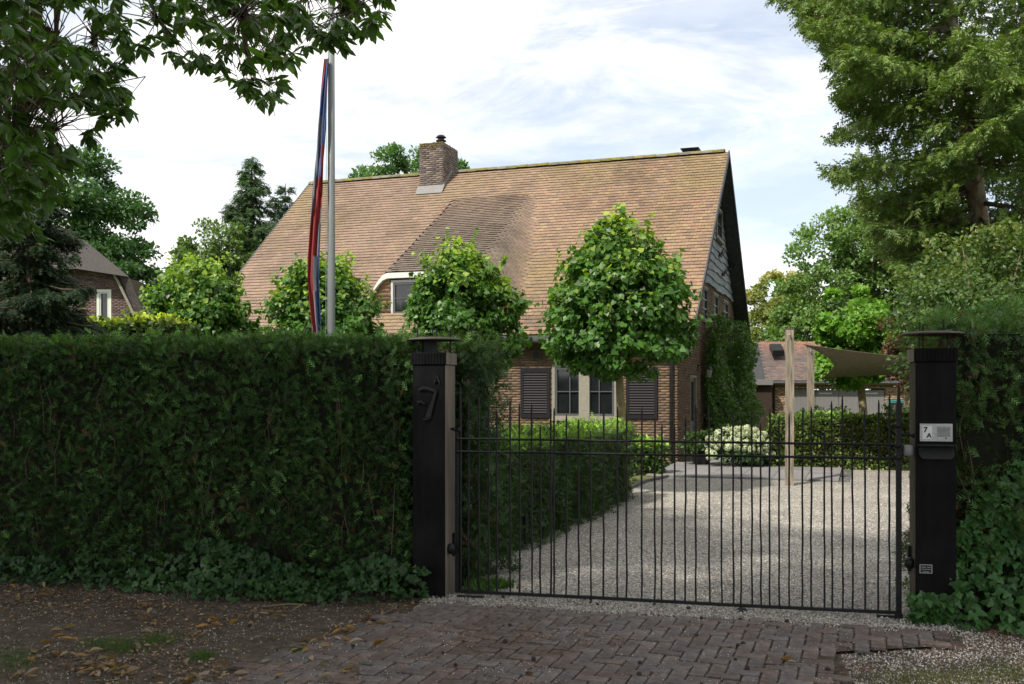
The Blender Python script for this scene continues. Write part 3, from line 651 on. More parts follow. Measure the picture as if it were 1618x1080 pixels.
for i in range(nrow):
    w0 = WE + i * dw; w1 = min(w0 + dw * 1.25, WR)
    nt_ = int((XB - XA) / .17) + 1; sh = (i % 2) * .085 + rr.uniform(-.01, .01)
    for k in range(nt_ + 1):
        x0 = XA - .1 + k * .17 + sh; x1 = x0 + .166
        if x1 < XA + .02 or x0 > XB - .02: continue
        x0 = max(x0, XA); x1 = min(x1, XB)
        j = rr.uniform(0, .012); up0 = .043 + j * .6; up1 = .008
        ind = abs((x0 + x1) / 2 - DX) < 2.6 and w0 < DW0 <= w1
        w1_ = DW0 - .003 if ind else w1
        w0e = w0
        gr_ = abs(dorm(x1, w0 + .001) - dorm(x0, w0 + .001)) / max(x1 - x0, .01); up0 = .012 + (up0 - .012) / (1 + 1.6 * gr_)
        z00, z01 = dorm(x0, w0e) + up0, dorm(x1, w0e) + up0 + rr.uniform(-.004, .004); z10, z11 = dorm(x0, w1_) + up1, dorm(x1, w1_) + up1
        b = len(V); lo = .013
        V += [(x0, w0e, z00), (x1, w0e, z01), (x1, w1_, z11), (x0, w1_, z10), (x0, w0e, z00 - lo), (x1, w0e, z01 - lo)]
        Fc += [(b, b + 1, b + 2, b + 3), (b + 4, b + 5, b + 1, b)]
        c = (.45 * np.array(TP[rr.integers(0, len(TP))]) + .55 * np.array([.235, .155, .098])) * rr.uniform(.88, 1.1)
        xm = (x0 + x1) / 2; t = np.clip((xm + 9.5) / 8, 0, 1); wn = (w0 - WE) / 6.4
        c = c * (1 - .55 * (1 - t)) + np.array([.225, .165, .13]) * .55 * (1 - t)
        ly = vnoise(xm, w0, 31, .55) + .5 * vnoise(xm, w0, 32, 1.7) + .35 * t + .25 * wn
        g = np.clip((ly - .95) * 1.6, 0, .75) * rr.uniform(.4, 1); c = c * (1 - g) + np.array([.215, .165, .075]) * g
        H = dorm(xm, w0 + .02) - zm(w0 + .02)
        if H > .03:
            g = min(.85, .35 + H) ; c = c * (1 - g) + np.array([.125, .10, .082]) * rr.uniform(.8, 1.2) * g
        sg = vnoise(xm, w0, 33, .9) * vnoise(xm, w0, 34, 3); c = c * (1.12 - .5 * sg)
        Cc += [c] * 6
roof = MB(); n = 230; XS = np.linspace(XA, XB, n); WS = [WE] + list(np.linspace(WE + .1, DW0 - .001, 4)) + [DW0] + list(np.linspace(DW0 + .1, WR, 52))
for w in WS: roof.v += [(x, w, dorm(x, w) - .03) for x in XS]
for a in range(len(WS) - 1):
    for k in range(n - 1):
        if WS[a + 1] == DW0 and max(dorm(XS[k], DW0) - zm(DW0), dorm(XS[k + 1], DW0) - zm(DW0)) > .03: continue
        q = a * n + k; roof.f.append((q, q + 1, q + n + 1, q + n))
und = len(roof.v)
for w in (WE, WR): roof.v += [(XA, w, zm(w) - .11), (XB, w, zm(w) - .11)]
roof.f.append((und, und + 2, und + 3, und + 1))
roof.add([(XA, WE, zm(WE) - .11), (XB, WE, zm(WE) - .11), (XB, WE, zm(WE)), (XA, WE, zm(WE))], [(0, 1, 2, 3)])
WB = 2 * WR - WE
roof.hexa([(XA, WR, ZR - .11), (XB, WR, ZR - .11), (XB, WB, zm(WB) - .11), (XA, WB, zm(WB) - .11), (XA, WR, ZR), (XB, WR, ZR), (XB, WB, zm(WB)), (XA, WB, zm(WB))])
ro = roof.build('roof', M['wooddark'], house)
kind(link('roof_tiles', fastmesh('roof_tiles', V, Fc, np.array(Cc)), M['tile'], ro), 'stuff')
V = []; Fc = []; Cc = []        # back slope tiles, coarser
for i in range(40):
    w0 = WB - i * .16; w1 = w0 - .19
    for k in range(46):
        x0 = XA + k * .296; x1 = min(x0 + .29, XB); b = len(V); V += [(x0, w0, zm(w0) + .04), (x1, w0, zm(w0) + .04), (x1, w1, zm(w1) + .012), (x0, w1, zm(w1) + .012)]
        Fc += [(b + 3, b + 2, b + 1, b)]; Cc += [np.array(TP[rr.integers(0, len(TP))]) * rr.uniform(.8, 1.1)] * 4
kind(link('back_roof_tiles', fastmesh('back_roof_tiles', V, Fc, np.array(Cc)), M['tile'], ro), 'stuff')
rt = MB(); ns = 6     # ridge tiles, one by one
prof = [(math.cos(math.pi * k / ns) * .13, math.sin(math.pi * k / ns) * .10) for k in range(ns + 1)]
rt.v = [(0, y, z) for y, z in prof] + [(.34, y * 1.08, z * 1.08) for y, z in prof]; rt.f = [(k, k + 1, k + ns + 2, k + ns + 1) for k in range(ns)]
M['ridge'] = mat('ridge_tile_mossy', (.24, .17, .10), .9, noise=.5, nscale=6, col2=(.15, .14, .05), rand=.2, bump=.5, bscale=30)
r0 = None; x = XA
while x < XB - .30:
    if not (chim[0] - .3 < x < chim[1]):
        if r0 is None: r0 = rt.build('ridge_tile', M['ridge'], ro); o = r0
        else: o = link('ridge_tile', r0.data, None, ro)
        o.location = (x, WR, ZR - .01); o.rotation_euler = (random.gauss(0, .03), random.gauss(0, .012), 0)
    x += .33
# verge boards along both rakes of both gables, gutter and downpipe
for xv in (XB, XA):
    s = 1 if xv > -1 else -1
    for wa, wb in ((WE, WR), (WB, WR)):
        b = MB(); x0, x1 = xv, xv + s * .035
        pts = []
        for xx in (x0, x1):
            pts.append([(xx, wa, zm(wa) - .135), (xx, wb, zm(wb) - .135), (xx, wb, zm(wb) + .045), (xx, wa, zm(wa) + .045)])
        b.hexa(pts[0] + pts[1]); b.build('verge_board', M['wooddark'], house)
g = MB(); n = 8; pr = [(-.075 * math.cos(math.pi * k / n), -.075 * math.sin(math.pi * k / n)) for k in range(n + 1)]
g.v = [(XA + .05, WE - .07 + y, 2.87 + z) for y, z in pr] + [(XB - .03, WE - .07 + y, 2.87 + z) for y, z in pr]; g.f = [(k, k + 1, k + n + 2, k + n + 1) for k in range(n)]
g.build('gutter', M['wooddark'], house)
MB().tube([(-.12, WE - .05, 2.82), (-.12, -.07, 2.6), (-.12, -.07, .05)], .045, 10).build('downpipe', M['wooddark'], house, smooth=True)
b = MB(); b.box(XA + .45, XB - .45, WE + .02, -.02, 3.02 - .12, 3.04 - .1); b.build('soffit', M['wooddark'], house)
# ---- dormer front
dmr = MB(); n = 40; xs = np.linspace(DX - 2.42, DX + 2.42, n); wy = DW0 + .12
def fr(x): return dorm(x, DW0)
for x in xs: dmr.v += [(x, wy, zm(wy) - .15), (x, wy, max(fr(x) - .03, zm(wy) - .14))]
dmr.f = [(2 * k, 2 * k + 2, 2 * k + 3, 2 * k + 1) for k in range(n - 1)]
dw_ = dmr.build('dormer_wall', M['wooddark'], house)
f2 = MB()
for x in xs:
    z = fr(x) - .004; th = .05 + .09 * min(1, max(0, z - zm(DW0) - .55) / .4) if z - zm(DW0) > .03 else .01
    f2.v += [(x, DW0 - .03, z), (x, DW0 - .03, z - th), (x, wy, z), (x, wy, z - th)]
f2.f = [q for k in range(n - 1) for q in ((4 * k, 4 * k + 1, 4 * k + 5, 4 * k + 4), (4 * k + 1, 4 * k + 3, 4 * k + 7, 4 * k + 5), (4 * k + 2, 4 * k, 4 * k + 4, 4 * k + 6))]
f2.build('dormer_fascia', mat('white_gloss_paint', (.62, .62, .60), .4), dw_)
TD = lambda h, z, o: (h, wy - o, z)
window(dw_.parent, TD, -7.52, -6.30, 3.60, 4.53, 2, 2, M['paleframe'], .06, dep=-.02, out=.06, casement=M['greyframe'], sill=M['paleframe'])
window(dw_.parent, TD, -6.26, -5.04, 3.60, 4.53, 2, 2, M['paleframe'], .06, dep=-.02, out=.06, casement=M['greyframe'], sill=M['paleframe'])
V = []; Fc = []; Cc = []; z = 3.50; r_ = 0
while z < 4.6:
    for k in range(-15, 16):
        x0 = DX + k * .17 + (r_ % 2) * .085; x1 = x0 + .164; xm = (x0 + x1) / 2
        if -7.54 < xm < -5.02 and z > 3.53: continue
        if z + .1 > fr(xm) - .12: continue
        b = len(V); o = rr.uniform(.0, .008)
        V += [(x0, wy - .04 - o, z), (x1, wy - .04 - o, z), (x1, wy - .015, z + .14), (x0, wy - .015, z + .14), (x0, wy - .015, z), (x1, wy - .015, z)]
        Fc += [(b, b + 1, b + 2, b + 3), (b + 4, b + 5, b + 1, b)]; Cc += [np.array(TP[rr.integers(0, 4)]) * rr.uniform(.8, 1.15)] * 6
    z += .105; r_ += 1
kind(link('hung_tiles', fastmesh('hung_tiles', V, Fc, np.array(Cc)), M['tile'], dw_), 'stuff')
# ---- chimney
ct = 9.30; cx0, cx1, cy0, cy1 = chim
ch = MB().box(cx0, cx1, cy0, cy1, 7.4, ct).build('chimney', M['mortar'], ro)
for T, a, b_ in ((lambda h, z, o: (h, cy0 - o, z), cx0, cx1), (lambda h, z, o: (cx1 + o, h, z), cy0, cy1), (lambda h, z, o: (cx0 - o, h, z), cy0, cy1), (lambda h, z, o: (h, cy1 + o, z), cx0, cx1)):
    bricks(ch, T, a, b_, 7.5, lambda h: ct - .0, [], [(.17, .135, .115), (.135, .11, .10), (.20, .165, .14), (.11, .09, .085)], name='chimney_bricks', seed=3)
mo = stones('moss', np.c_[rnd(500, cx0, cx1), rnd(500, cy0 - .01, cy1), rnd(500, ct - .02, ct + .02)], rnd(500, .015, .04), [(.16, .15, .03), (.20, .15, .04), (.12, .10, .04)], .3); mo.parent = ch
k = 260; mo = stones('moss_rim', np.c_[rnd(k, cx0, cx1), cy0 - rnd(k, .0, .02), ct - rng.random(k) ** 2 * .16], rnd(k, .012, .03), [(.16, .15, .03), (.20, .15, .04), (.12, .10, .04)], .3); mo.parent = ch
MB().box(cx0 - .05, cx1 + .06, cy0 - .16, cy0 - .012, zm(cy0 - .16) + .02, zm(cy0 - .16) + .045).hexa([(cx0 - .05, cy0 - .22, zm(cy0 - .22) + .055), (cx1 + .06, cy0 - .22, zm(cy0 - .22) + .055), (cx1 + .06, cy0 - .005, zm(cy0) + .07), (cx0 - .05, cy0 - .005, zm(cy0) + .07), (cx0 - .05, cy0 - .22, zm(cy0 - .22) + .065), (cx1 + .06, cy0 - .22, zm(cy0 - .22) + .065), (cx1 + .06, cy0 - .005, zm(cy0) + .16), (cx0 - .05, cy0 - .005, zm(cy0) + .16)]).build('lead_apron', M['lead'], ch)
MB().hexa([(cx1 + .011, cy0, zm(cy0) + .03), (cx1 + .03, cy0, zm(cy0) + .03), (cx1 + .03, WR - .12, zm(WR - .12) + .05), (cx1 + .011, WR - .12, zm(WR - .12) + .05), (cx1 + .011, cy0, zm(cy0) + .2), (cx1 + .03, cy0, zm(cy0) + .2), (cx1 + .03, WR - .12, zm(WR - .12) + .2), (cx1 + .011, WR - .12, zm(WR - .12) + .2)]).build('side_flashing', M['lead'], ch)
MB().lathe([(.11, -.02), (.11, .10), (.16, .11), (.16, .14), (.10, .15), (.10, .22), (.17, .23), (.10, .30), (.001, .33)], ((cx0 + cx1) / 2 + .18, cy0 + .35, ct), 14).build('chimney_cowl', M['iron'], ch)
# flue cap behind the ridge near the right end
fx, fy = -.72, WR + .35
MB().box(fx - .16, fx + .16, fy - .14, fy + .14, 7.9, 8.60).build('flue', M['iron'], ro)
MB().hexa([(fx - .18, fy - .16, 8.60), (fx + .18, fy - .16, 8.60), (fx + .18, fy + .16, 8.60), (fx - .18, fy + .16, 8.60), (fx - .27, fy - .24, 8.74), (fx + .27, fy - .24, 8.74), (fx + .27, fy + .24, 8.74), (fx - .27, fy + .24, 8.74)]).build('flue_cap', M['iron'], ro)

def hworld(x, y, z): return (HC[0] + UX * x + VX * y, HC[1] + UY * x + VY * y, z)
# things hanging on the gable
for k, (yy, zz, lab) in enumerate(((6.8, 5.66, 'dark metal bird ornament on the boards, highest of three'), (9.0, 5.50, 'dark metal bird ornament on the boards, nearest the rear eave'), (7.5, 5.17, 'dark metal bird ornament on the boards, lowest of three'))):
    t = thing('bird_ornament', lab, 'wall ornament', hworld(.09, yy, zz), math.atan2(UY, UX), 'metal birds on the gable')
    s = 1.0
    MB().sphere((0, 0, 0), .07, 8, 6, (.5, 2.4, .8)).build('body', M['iron'], t, smooth=True)
    for q in (-1, 1):
        MB().hexa([(0, -.06, .0), (.03, -.06, 0), (.03, .10, 0), (0, .10, 0), (.10, .02 + q * .22, .14), (.12, .02 + q * .22, .14), (.12, .09 + q * .22, .15), (.10, .09 + q * .22, .15)]).build('wing', M['iron'], t)
    MB().hexa([(-.01, .14, -.02), (.02, .14, -.02), (.02, .16, .03), (-.01, .16, .03), (-.01, .32, -.04), (.02, .32, -.04), (.02, .33, .04), (-.01, .33, .04)]).build('tail', M['iron'], t)
t = thing('wall_lantern', 'glass coach lantern on a scrolled black bracket on the gable wall', 'lantern', hworld(.0, 3.02, 2.25), math.atan2(UY, UX))
MB().tube([(.02, 0, .05), (.14, 0, .12), (.26, 0, .10), (.30, 0, .02)], .014, 8).box(0.0, .02, -.05, .05, -.08, .12).build('bracket', M['iron'], t)
MB().lathe([(.05, -.30), (.085, -.12), (.085, -.10)], (.30, 0, .06), 6).build('glass_shade', M['bulb'], t)
MB().lathe([(.10, -.10), (.11, -.09), (.04, -.02), (.015, .0), (.001, .01)], (.30, 0, .06), 6).lathe([(.001, -.34), (.05, -.33), (.055, -.30), (.001, -.29)], (.30, 0, .06), 6).build('cap', M['iron'], t)
t = thing('corner_lamp', 'round frosted glass lamp under the eave corner', 'lamp', hworld(.28, -.1, 2.70), 0)
MB().lathe([(.05, .05), (.06, .0), (.02, -.0)], (0, 0, 0), 12).tube([(0, 0, .03), (-.2, .08, .09)], .012, 6).build('lamp_holder', M['iron'], t)
MB().sphere((0, 0, -.07), .085, 12, 8, (1, 1, 1.1)).build('globe', M['bulb'], t, smooth=True)

# ------------------------------------------------------------------ gate pillars
PA = math.atan2(-.87, 3.756)
def Pw(o, x, y): c, s = math.cos(PA), math.sin(PA); return (o[0] + c * x - s * y, o[1] + s * x + c * y)
def pillar(name, label, loc, rods):
    t = thing(name, label, 'gate pillar', (*loc, 0), PA, 'black steel gate pillars'); w = .276
    MB().box(0, w, 0, w, -.05, 1.90).build('shaft', M['pillar'], t, bevel=.004)
    return t, w
pl, PWD = pillar('gate_pillar', 'black gate pillar in front of the left hedge, with a big iron 7 on its face', (-.811, 8.16), 0)
pr_, _ = pillar('gate_pillar', 'black gate pillar with intercom and letter flap, beside the right hedge', (2.945, 7.29), 0)
for t, side in ((pl, 1), (pr_, -1)):
    MB().box(-.012, PWD + .012, -.012, PWD + .012, 1.902, 2.0).build('cap_band', M['pillar'], t, bevel=.004)
    for k in range(11):
        MB().box(.0 + k * .026, .006 + k * .026, -.018, -.012, 1.905, 1.998).build('rib', M['pillar'], t)
    xs_ = PWD + .0015 if side > 0 else -.0015
    MB().box(min(xs_, xs_ - side * .001), max(xs_, xs_ + side * .003), .004, PWD - .004, .0, 1.898).build('skylit_face', M['skylit_side'], t)  # thin overlay sheet carrying the painted sky light of the inner side
    MB().box(*( (PWD + .013, PWD + .016) if side > 0 else (-.016, -.013)), -.008, PWD + .008, 1.904, 1.998).build('skylit_band_face', M['skylit_side'], t)  # same painted sky light on the side of the cap band
    MB().lathe([(.001, .012), (.15, .010), (.205, .002), (.228, -.012), (.224, -.014), (.20, -.003), (.15, .004), (.001, .006)], (PWD / 2, PWD / 2, 2.118), 32).build('lamp_dish', M['tancloth'], t, smooth=True)
    for q in ((.03, .03), (.09, .25), (PWD - .08, .03), (PWD - .02, .22)):
        MB().tube([(q[0], q[1], 1.99), (q[0], q[1], 2.20 + random.uniform(-.01, .02))], .006, 6).build('rod', M['iron'], t)
    if side > 0: MB().lathe([(.001, 0), (.06, 0), (.06, .10), (.001, .10)], (.10, .13, 2.002), 12).build('lamp_housing', M['iron'], t)
    # hinge side fittings
    e = PWD if side > 0 else 0
    zf = .38 if side > 0 else .40
    MB().box(*((e + .004, e + .024) if side > 0 else (e - .024, e - .004)), .19, .235, zf - .06, zf + .13).build('lock_plate', M['iron'], t)
    MB().sphere((e + side * .03, .07, zf + .02), .035, 10, 8, (1, 1, 1.3)).build('knob', M['iron'], t, smooth=True)
# forged 7 and a small A on the left pillar
def stroke(pts, wds, y0=-.022, y1=-.004):
    b = MB(); n = len(pts); L_, R_ = [], []
    for i, p in enumerate(pts):
        a = Vector(pts[max(i - 1, 0)]); c = Vector(pts[min(i + 1, n - 1)]); d = (c - a).normalized(); nn = Vector((-d.y, d.x)) * wds[i] / 2
        L_.append(Vector(p) + nn); R_.append(Vector(p) - nn)
    for i in range(n - 1):
        b.hexa([(L_[i].x, y0, L_[i].y), (R_[i].x, y0, R_[i].y), (R_[i + 1].x, y0, R_[i + 1].y), (L_[i + 1].x, y0, L_[i + 1].y), (L_[i].x, y1, L_[i].y), (R_[i].x, y1, R_[i].y), (R_[i + 1].x, y1, R_[i + 1].y), (L_[i + 1].x, y1, L_[i + 1].y)])
    return b
X = lambda px: (px - 652) * .276 / 51; Z = lambda py: 1.7 - (py - 615) / F * 8.14
b = stroke([(X(662), Z(616)), (X(668), Z(612.5)), (X(677), Z(613)), (X(685), Z(616)), (X(690), Z(617))], [.015, .022, .022, .02, .026])
c2 = stroke([(X(690), Z(616)), (X(686), Z(630)), (X(681), Z(646)), (X(677), Z(660))], [.02, .026, .036, .045]); b.add(c2.v, c2.f)
c2 = stroke([(X(660), Z(635)), (X(665), Z(634)), (X(670), Z(636)), (X(673), Z(638))], [.02, .016, .014, .01]); b.add(c2.v, c2.f)
c2 = stroke([(X(670), Z(661.5)), (X(678), Z(662))], [.014, .014], -.026, -.004); b.add(c2.v, c2.f)
b.build('numeral_seven', M['iron'], pl)
b = stroke([(X(687), Z(605)), (X(691.5), Z(593))], [.008, .008]); c2 = stroke([(X(691.5), Z(593)), (X(696), Z(606))], [.012, .012]); b.add(c2.v, c2.f)
c2 = stroke([(X(688.5), Z(601)), (X(694.5), Z(601))], [.008, .008], -.020); b.add(c2.v, c2.f); b.build('letter_a', M['iron'], pl)
# intercom, letter flap and small plate on the right pillar
sx = .276 / 64.; X = lambda px: (px - 1447) * sx; Z = lambda py: 1.7 - (py - 615) / F * 7.26
ic = MB().box(X(1453), X(1504.5), -.018, -.001, Z(697), Z(669)).build('intercom', M['steel'], pr_, bevel=.002)
MB().box(X(1457), X(1472), -.021, -.0185, Z(693), Z(672.5)).build('name_card', M['white'], ic)
MB().box(X(1478), X(1502), -.0205, -.0183, Z(694), Z(672)).build('speaker_panel', M['steel'], ic)
for k in range(9):
    MB().box(X(1480), X(1500.5), -.0235, -.0208, Z(674.6 + k * 1.8), Z(674.0 + k * 1.8)).build('louvre', M['black'], ic)
MB().box(X(1493), X(1495), -.0225, -.0208, Z(693), Z(690.5)).build('call_button', M['black'], ic)
def text(ch_, x, z, size, parent, y=-.0225, m='black', name='printed_number'):
    cu = bpy.data.curves.new('print', 'FONT'); cu.body = ch_; cu.size = size; cu.extrude = .0006; cu.align_x = 'CENTER'; cu.offset = size * .03
    o = bpy.data.objects.new('print', cu); COL.objects.link(o); dg = bpy.context.evaluated_depsgraph_get(); dg.update()
    me = bpy.data.meshes.new_from_object(o.evaluated_get(dg)); bpy.data.objects.remove(o); me.materials.clear()
    q = link(name, me, M[m], parent); q.location = (x, y, z); q.rotation_euler = (R(90), 0, 0); return q
text('7', X(1461.6), Z(682.4), .054, ic); text('A', X(1467.4), Z(691), .048, ic)
fl = MB(); fl.box(X(1449), X(1509), -.045, -.001, Z(704.5), Z(701.5)); fl.build('letter_flap_hood', M['iron'], pr_, bevel=.002)
fl = MB(); xa, xb = X(1451), X(1507)
fl.add([(xa, -.006, Z(705)), (xb, -.006, Z(705)), (xb, -.030, Z(716)), (xa, -.030, Z(716)), (xb - .006, -.042, Z(720)), (xb - .025, -.048, Z(724.5)), (xa + .025, -.048, Z(724.5)), (xa + .006, -.042, Z(720)), (xa, -.002, Z(705)), (xb, -.002, Z(705)), (xb - .025, -.002, Z(724.5)), (xa + .025, -.002, Z(724.5))],
       [(0, 1, 2, 3), (3, 2, 4, 7), (7, 4, 5, 6), (6, 5, 10, 11), (1, 9, 10, 5, 4, 2), (0, 3, 7, 6, 11, 8)]); fl.build('letter_flap', M['iron'], pr_)
sp = MB().box(X(1453), X(1473), -.006, -.001, Z(906), Z(892)).build('small_plate', M['steel'], pr_)
MB().box(X(1454.3), X(1471.7), -.0075, -.0062, Z(905), Z(893)).build('plate_face', M['black'], sp)
for k, (a, c) in enumerate(((1456, 1463), (1465, 1470), (1456, 1467), (1457, 1470), (1458, 1468))):
    zz = Z(896 + (k // 2) * 3.2 + (0 if k != 4 else 1)); MB().box(X(a), X(c), -.0086, -.0077, zz - .003, zz + .001).build('plate_mark', M['steel'], sp)
MB().lathe([(.001, .0), (.034, .004), (.040, .02), (.040, .065), (.034, .08), (.001, .085)], (-.035, .06, Z(722)), 14).build('photocell', mat('grey_plastic', (.22, .22, .23), .4), pr_, smooth=True)

# ------------------------------------------------------------------ gate
GL = Vector((-.427, 8.22, 0)); GV = Vector((3.283, -.84, 0)); gate_len = GV.length; GA = math.atan2(GV.y, GV.x)
gate = thing('driveway_gate', 'closed black wrought iron gate of slender hand-forged bars across the gravel drive', 'gate', GL, GA)
def gt(px): a = (px - 809) / F; return (a * 8.22 + .427) / (3.283 + .84 * a)
def gxz(px, py): t = gt(px); Y = 8.22 - .84 * t; return t * gate_len, 1.7 - (py - 615) / F * Y
def rail(name, pts, r_):
    MB().tube([(x, y, z) for x, y, z in pts], r_, 6).build(name, M['iron'], gate)
def wob(n, a): return [random.uniform(-a, a) for _ in range(n)]
for (ya, yb, nm) in ((692.5, 702.5, 'rail'), (713, 724, 'rail')):
    pts = []
    for k in range(23):
        px = 727 + (1420 - 727) * k / 22; x, z = gxz(px, ya + (yb - ya) * k / 22 + random.uniform(-.35, .35)); pts.append((x, random.uniform(-.002, .002), z))
    rail(nm, pts, .0105)
pts = [(0.0, 0, .040), (gate_len * .33, 0, .046), (gate_len * .66, 0, .045), (gate_len, 0, .052)]
b = MB()
for (a, c) in zip(pts[:-1], pts[1:]): b.hexa([(a[0], -.013, a[2] - .012), (c[0], -.013, c[2] - .012), (c[0], .013, c[2] - .012), (a[0], .013, a[2] - .012), (a[0], -.013, a[2] + .012), (c[0], -.013, c[2] + .012), (c[0], .013, c[2] + .012), (a[0], .013, a[2] + .012)])
b.build('bottom_rail', M['iron'], gate)
BARS = [(740.5, 626), (757, 624), (772.3, 637), (785, 646), (806, 629), (820.5, 637), (840, 638), (853.8, 671), (870, 642), (875.5, 644), (895, 654), (914, 661), (933, 681), (954, 638), (975.7, 641), (990, 648), (1014.4, 643), (1035, 660), (1046, 669), (1066, 670), (1083.5, 658), (1099.4, 638), (1120, 643), (1140, 672), (1158, 650), (1171, 668), (1187.8, 651), (1201.6, 669), (1216.7, 645), (1231, 655), (1247, 653), (1268.6, 643), (1282, 643), (1303, 680), (1314, 633), (1331, 625), (1346.6, 673), (1366, 647), (1388.5, 631), (1405.5, 622)]
random.seed(21)
for px, top in BARS:
    x, zt = gxz(px, top); n = 9; pts = []; dx = random.uniform(-.006, .006)
    for k in range(n + 1):
        f = k / n; z = .045 + (zt - .045) * f
        w = random.uniform(-.0035, .0035) if 0 < z < 1.1 else 0
        pts.append((x + dx * (1 - f) + w, w * .4, z))
    rd = [.0078 + random.uniform(-.0008, .0008) for _ in range(n)] + [.003]
    pts.insert(n, (pts[n][0], 0, zt - .035)); rd.insert(n, .0075)
    MB().tube(pts, rd, 6).build('bar', M['iron'], gate)
# stiles, spike, balls, hinges, ground stops
x, zt = gxz(1420, 640)
MB().box(x - .019, x + .019, -.019, .019, .012, zt - .0).tube([(x, 0, zt), (x, 0, zt + .03), (x, 0, 1.7 - (604.7 - 615) / F * 7.38)], [.022, .014, .002], 8).build('stile', M['iron'], gate)
MB().box(x - .027, x + .027, -.027, .027, .002, .05).build('foot_shoe', M['iron'], gate, bevel=.006)
for py in (672, 703, 722):
    z = gxz(1420, py)[1]; MB().sphere((x - .005, 0, z), .030, 10, 8).build('collar_ball', M['iron'], gate, smooth=True)
z = gxz(1420, 687)[1]; MB().tube([(x, 0, z), (x + .07, 0, z + .003), (x + .125, .0, z)], [.009, .009, .012], 8).sphere((x + .035, 0, z), .016, 8, 6).sphere((x + .10, 0, z), .020, 8, 6).build('hinge_bolt', M['iron'], gate)
x0 = 0; zt = gxz(727, 607)[1]
MB().box(x0 - .040, x0 - .006, -.014, .014, .03, 1.36).build('stile', M['iron'], gate)
MB().tube([(x0 + .004, 0, .03), (x0 + .004, 0, zt - .06), (x0 + .004, 0, zt)], [.010, .010, .002], 6).build('stile_rod', M['iron'], gate)
z = gxz(727, 679)[1]; MB().tube([(x0, 0, z), (-.08, 0, z + .01), (-.14, .0, z + .012)], [.01, .009, .009], 8).sphere((-.01, 0, z), .022, 8, 6).sphere((-.055, 0, z + .006), .016, 8, 6).sphere((-.10, -.005, z + .012), .018, 8, 6).build('hinge_bolt', M['iron'], gate)
for py in (692.5, 713): z = gxz(727, py)[1]; MB().sphere((-.02, 0, z), .024, 8, 6).build('collar_ball', M['iron'], gate, smooth=True)
for px in (933.5, 1171):
    x = gxz(px, 960)[0]; MB().tube([(x, -.012, .06), (x, -.012, -.01)], .011, 8).build('drop_bolt', M['iron'], gate)
o = gnd(1172, 967); t = MB().lathe([(.001, .02), (.03, .018), (.042, .0)], (0, 0, 0), 14).build('ground_stop', M['iron'], None, smooth=True); t.location = (o[0], o[1], .012); tag(t, 'round iron ground stop under the middle drop bolt of the gate', 'gate stop')
for a, c, lab in (((722, 946), (765, 948), 'flat iron hinge bar lying at the foot of the left pillar'), ((1385, 978), (1425, 980), 'flat iron hinge bar lying at the foot of the right gate post')):
    A, B_ = gnd(*a), gnd(*c); t = MB().box(0, math.dist(A, B_), -.012, .012, 0, .014).build('hinge_bar', M['iron'], None); t.location = (*A, .018); t.rotation_euler = (0, 0, math.atan2(B_[1] - A[1], B_[0] - A[0])); tag(t, lab, 'iron bar')
# solar bollard behind the gate
o = gnd(830, 868); t = thing('marker_post', 'short dark marker post by the hedge just inside the gate', 'post', (*o, 0)); MB().box(-.035, .035, -.035, .035, 0, .06).build('foot', M['kerb'], t); MB().tube([(0, 0, .05), (.0, 0, .38), (.0, 0, .42)], [.022, .022, .01], 8).build('stem', M['iron'], t)

# ------------------------------------------------------------------ flagpole with furled flag
fp = at(523.5, 525, 14.7); t = thing('flagpole', 'tall pale grey flagpole rising behind the clipped hedge', 'flagpole', (fp[0], fp[1], 0))
MB().tube([(0, 0, -.05), (0, 0, 3), (0, 0, 9.4)], [.060, .057, .044], 20).build('pole', M['alu'], t, smooth=True)
MB().lathe([(.044, 9.4), (.065, 9.42), (.065, 9.5), (.001, 9.54)], (0, 0, 0), 14).build('finial', M['alu'], t)
MB().tube([(-.078, -.02, 2.2), (-.062, -.02, 9.3)], .004, 5).build('halyard', M['white'], t)
cen = [(92, 516, 8), (150, 511, 12), (200, 508, 14), (250, 505, 14), (300, 502, 15), (350, 499.5, 17), (400, 496.5, 18), (440, 495.5, 18), (480, 498, 16), (510, 500, 14), (530, 501, 13)]
rows = 130; nc_ = 27; V = []; Cc = []; Fc = []; RD, WT, BL, SHADED = (.27, .03, .035), (.40, .40, .41), (.055, .095, .22), (.13, .145, .18)  # the grey-blue is shade on white and blue cloth, painted into the flag
FK = [(92, [(.4, RD), (1, BL)]), (135, [(.25, RD), (1, BL)]), (170, [(.12, WT), (1, BL)]), (215, [(.55, SHADED), (1, BL)]), (255, [(.45, SHADED), (.7, BL), (1, RD)]), (300, [(.3, SHADED), (1, RD)]), (340, [(.12, SHADED), (.92, RD), (1, WT)]),
      (385, [(.72, RD), (.85, WT), (1, BL)]), (440, [(.50, RD), (.72, WT), (1, BL)]), (490, [(.42, RD), (.6, WT), (1, BL)]), (540, [(.12, WT), (.5, RD), (.62, WT), (1, BL)])]
for i in range(rows):
    py = 92 + (533 - 92) * i / (rows - 1); px = np.interp(py, [c[0] for c in cen], [c[1] for c in cen]); wd = np.interp(py, [c[0] for c in cen], [c[2] for c in cen]) / F * 14.6
    p = at(px, py, 14.6); fk = min(FK, key=lambda q: abs(q[0] - py - 9 * math.sin(py * .11)))[1]
    for k in range(nc_):
        f = k / (nc_ - 1) - .5; ph = 1.2 * math.sin(py / 47) + py / 90
        x = f * wd * 1.05 + .007 * math.sin(f * 15 + ph * 2); y = .030 * math.sin(f * 13 + ph) + .018 * math.sin(f * 29 - ph * 1.7 + 1) + .03 * math.cos(f * 3 + py / 130)
        V.append((p[0] - fp[0] + x, p[1] - fp[1] + y, p[2])); Cc.append(next(c for lim, c in fk if f + .5 <= lim + 1e-6))
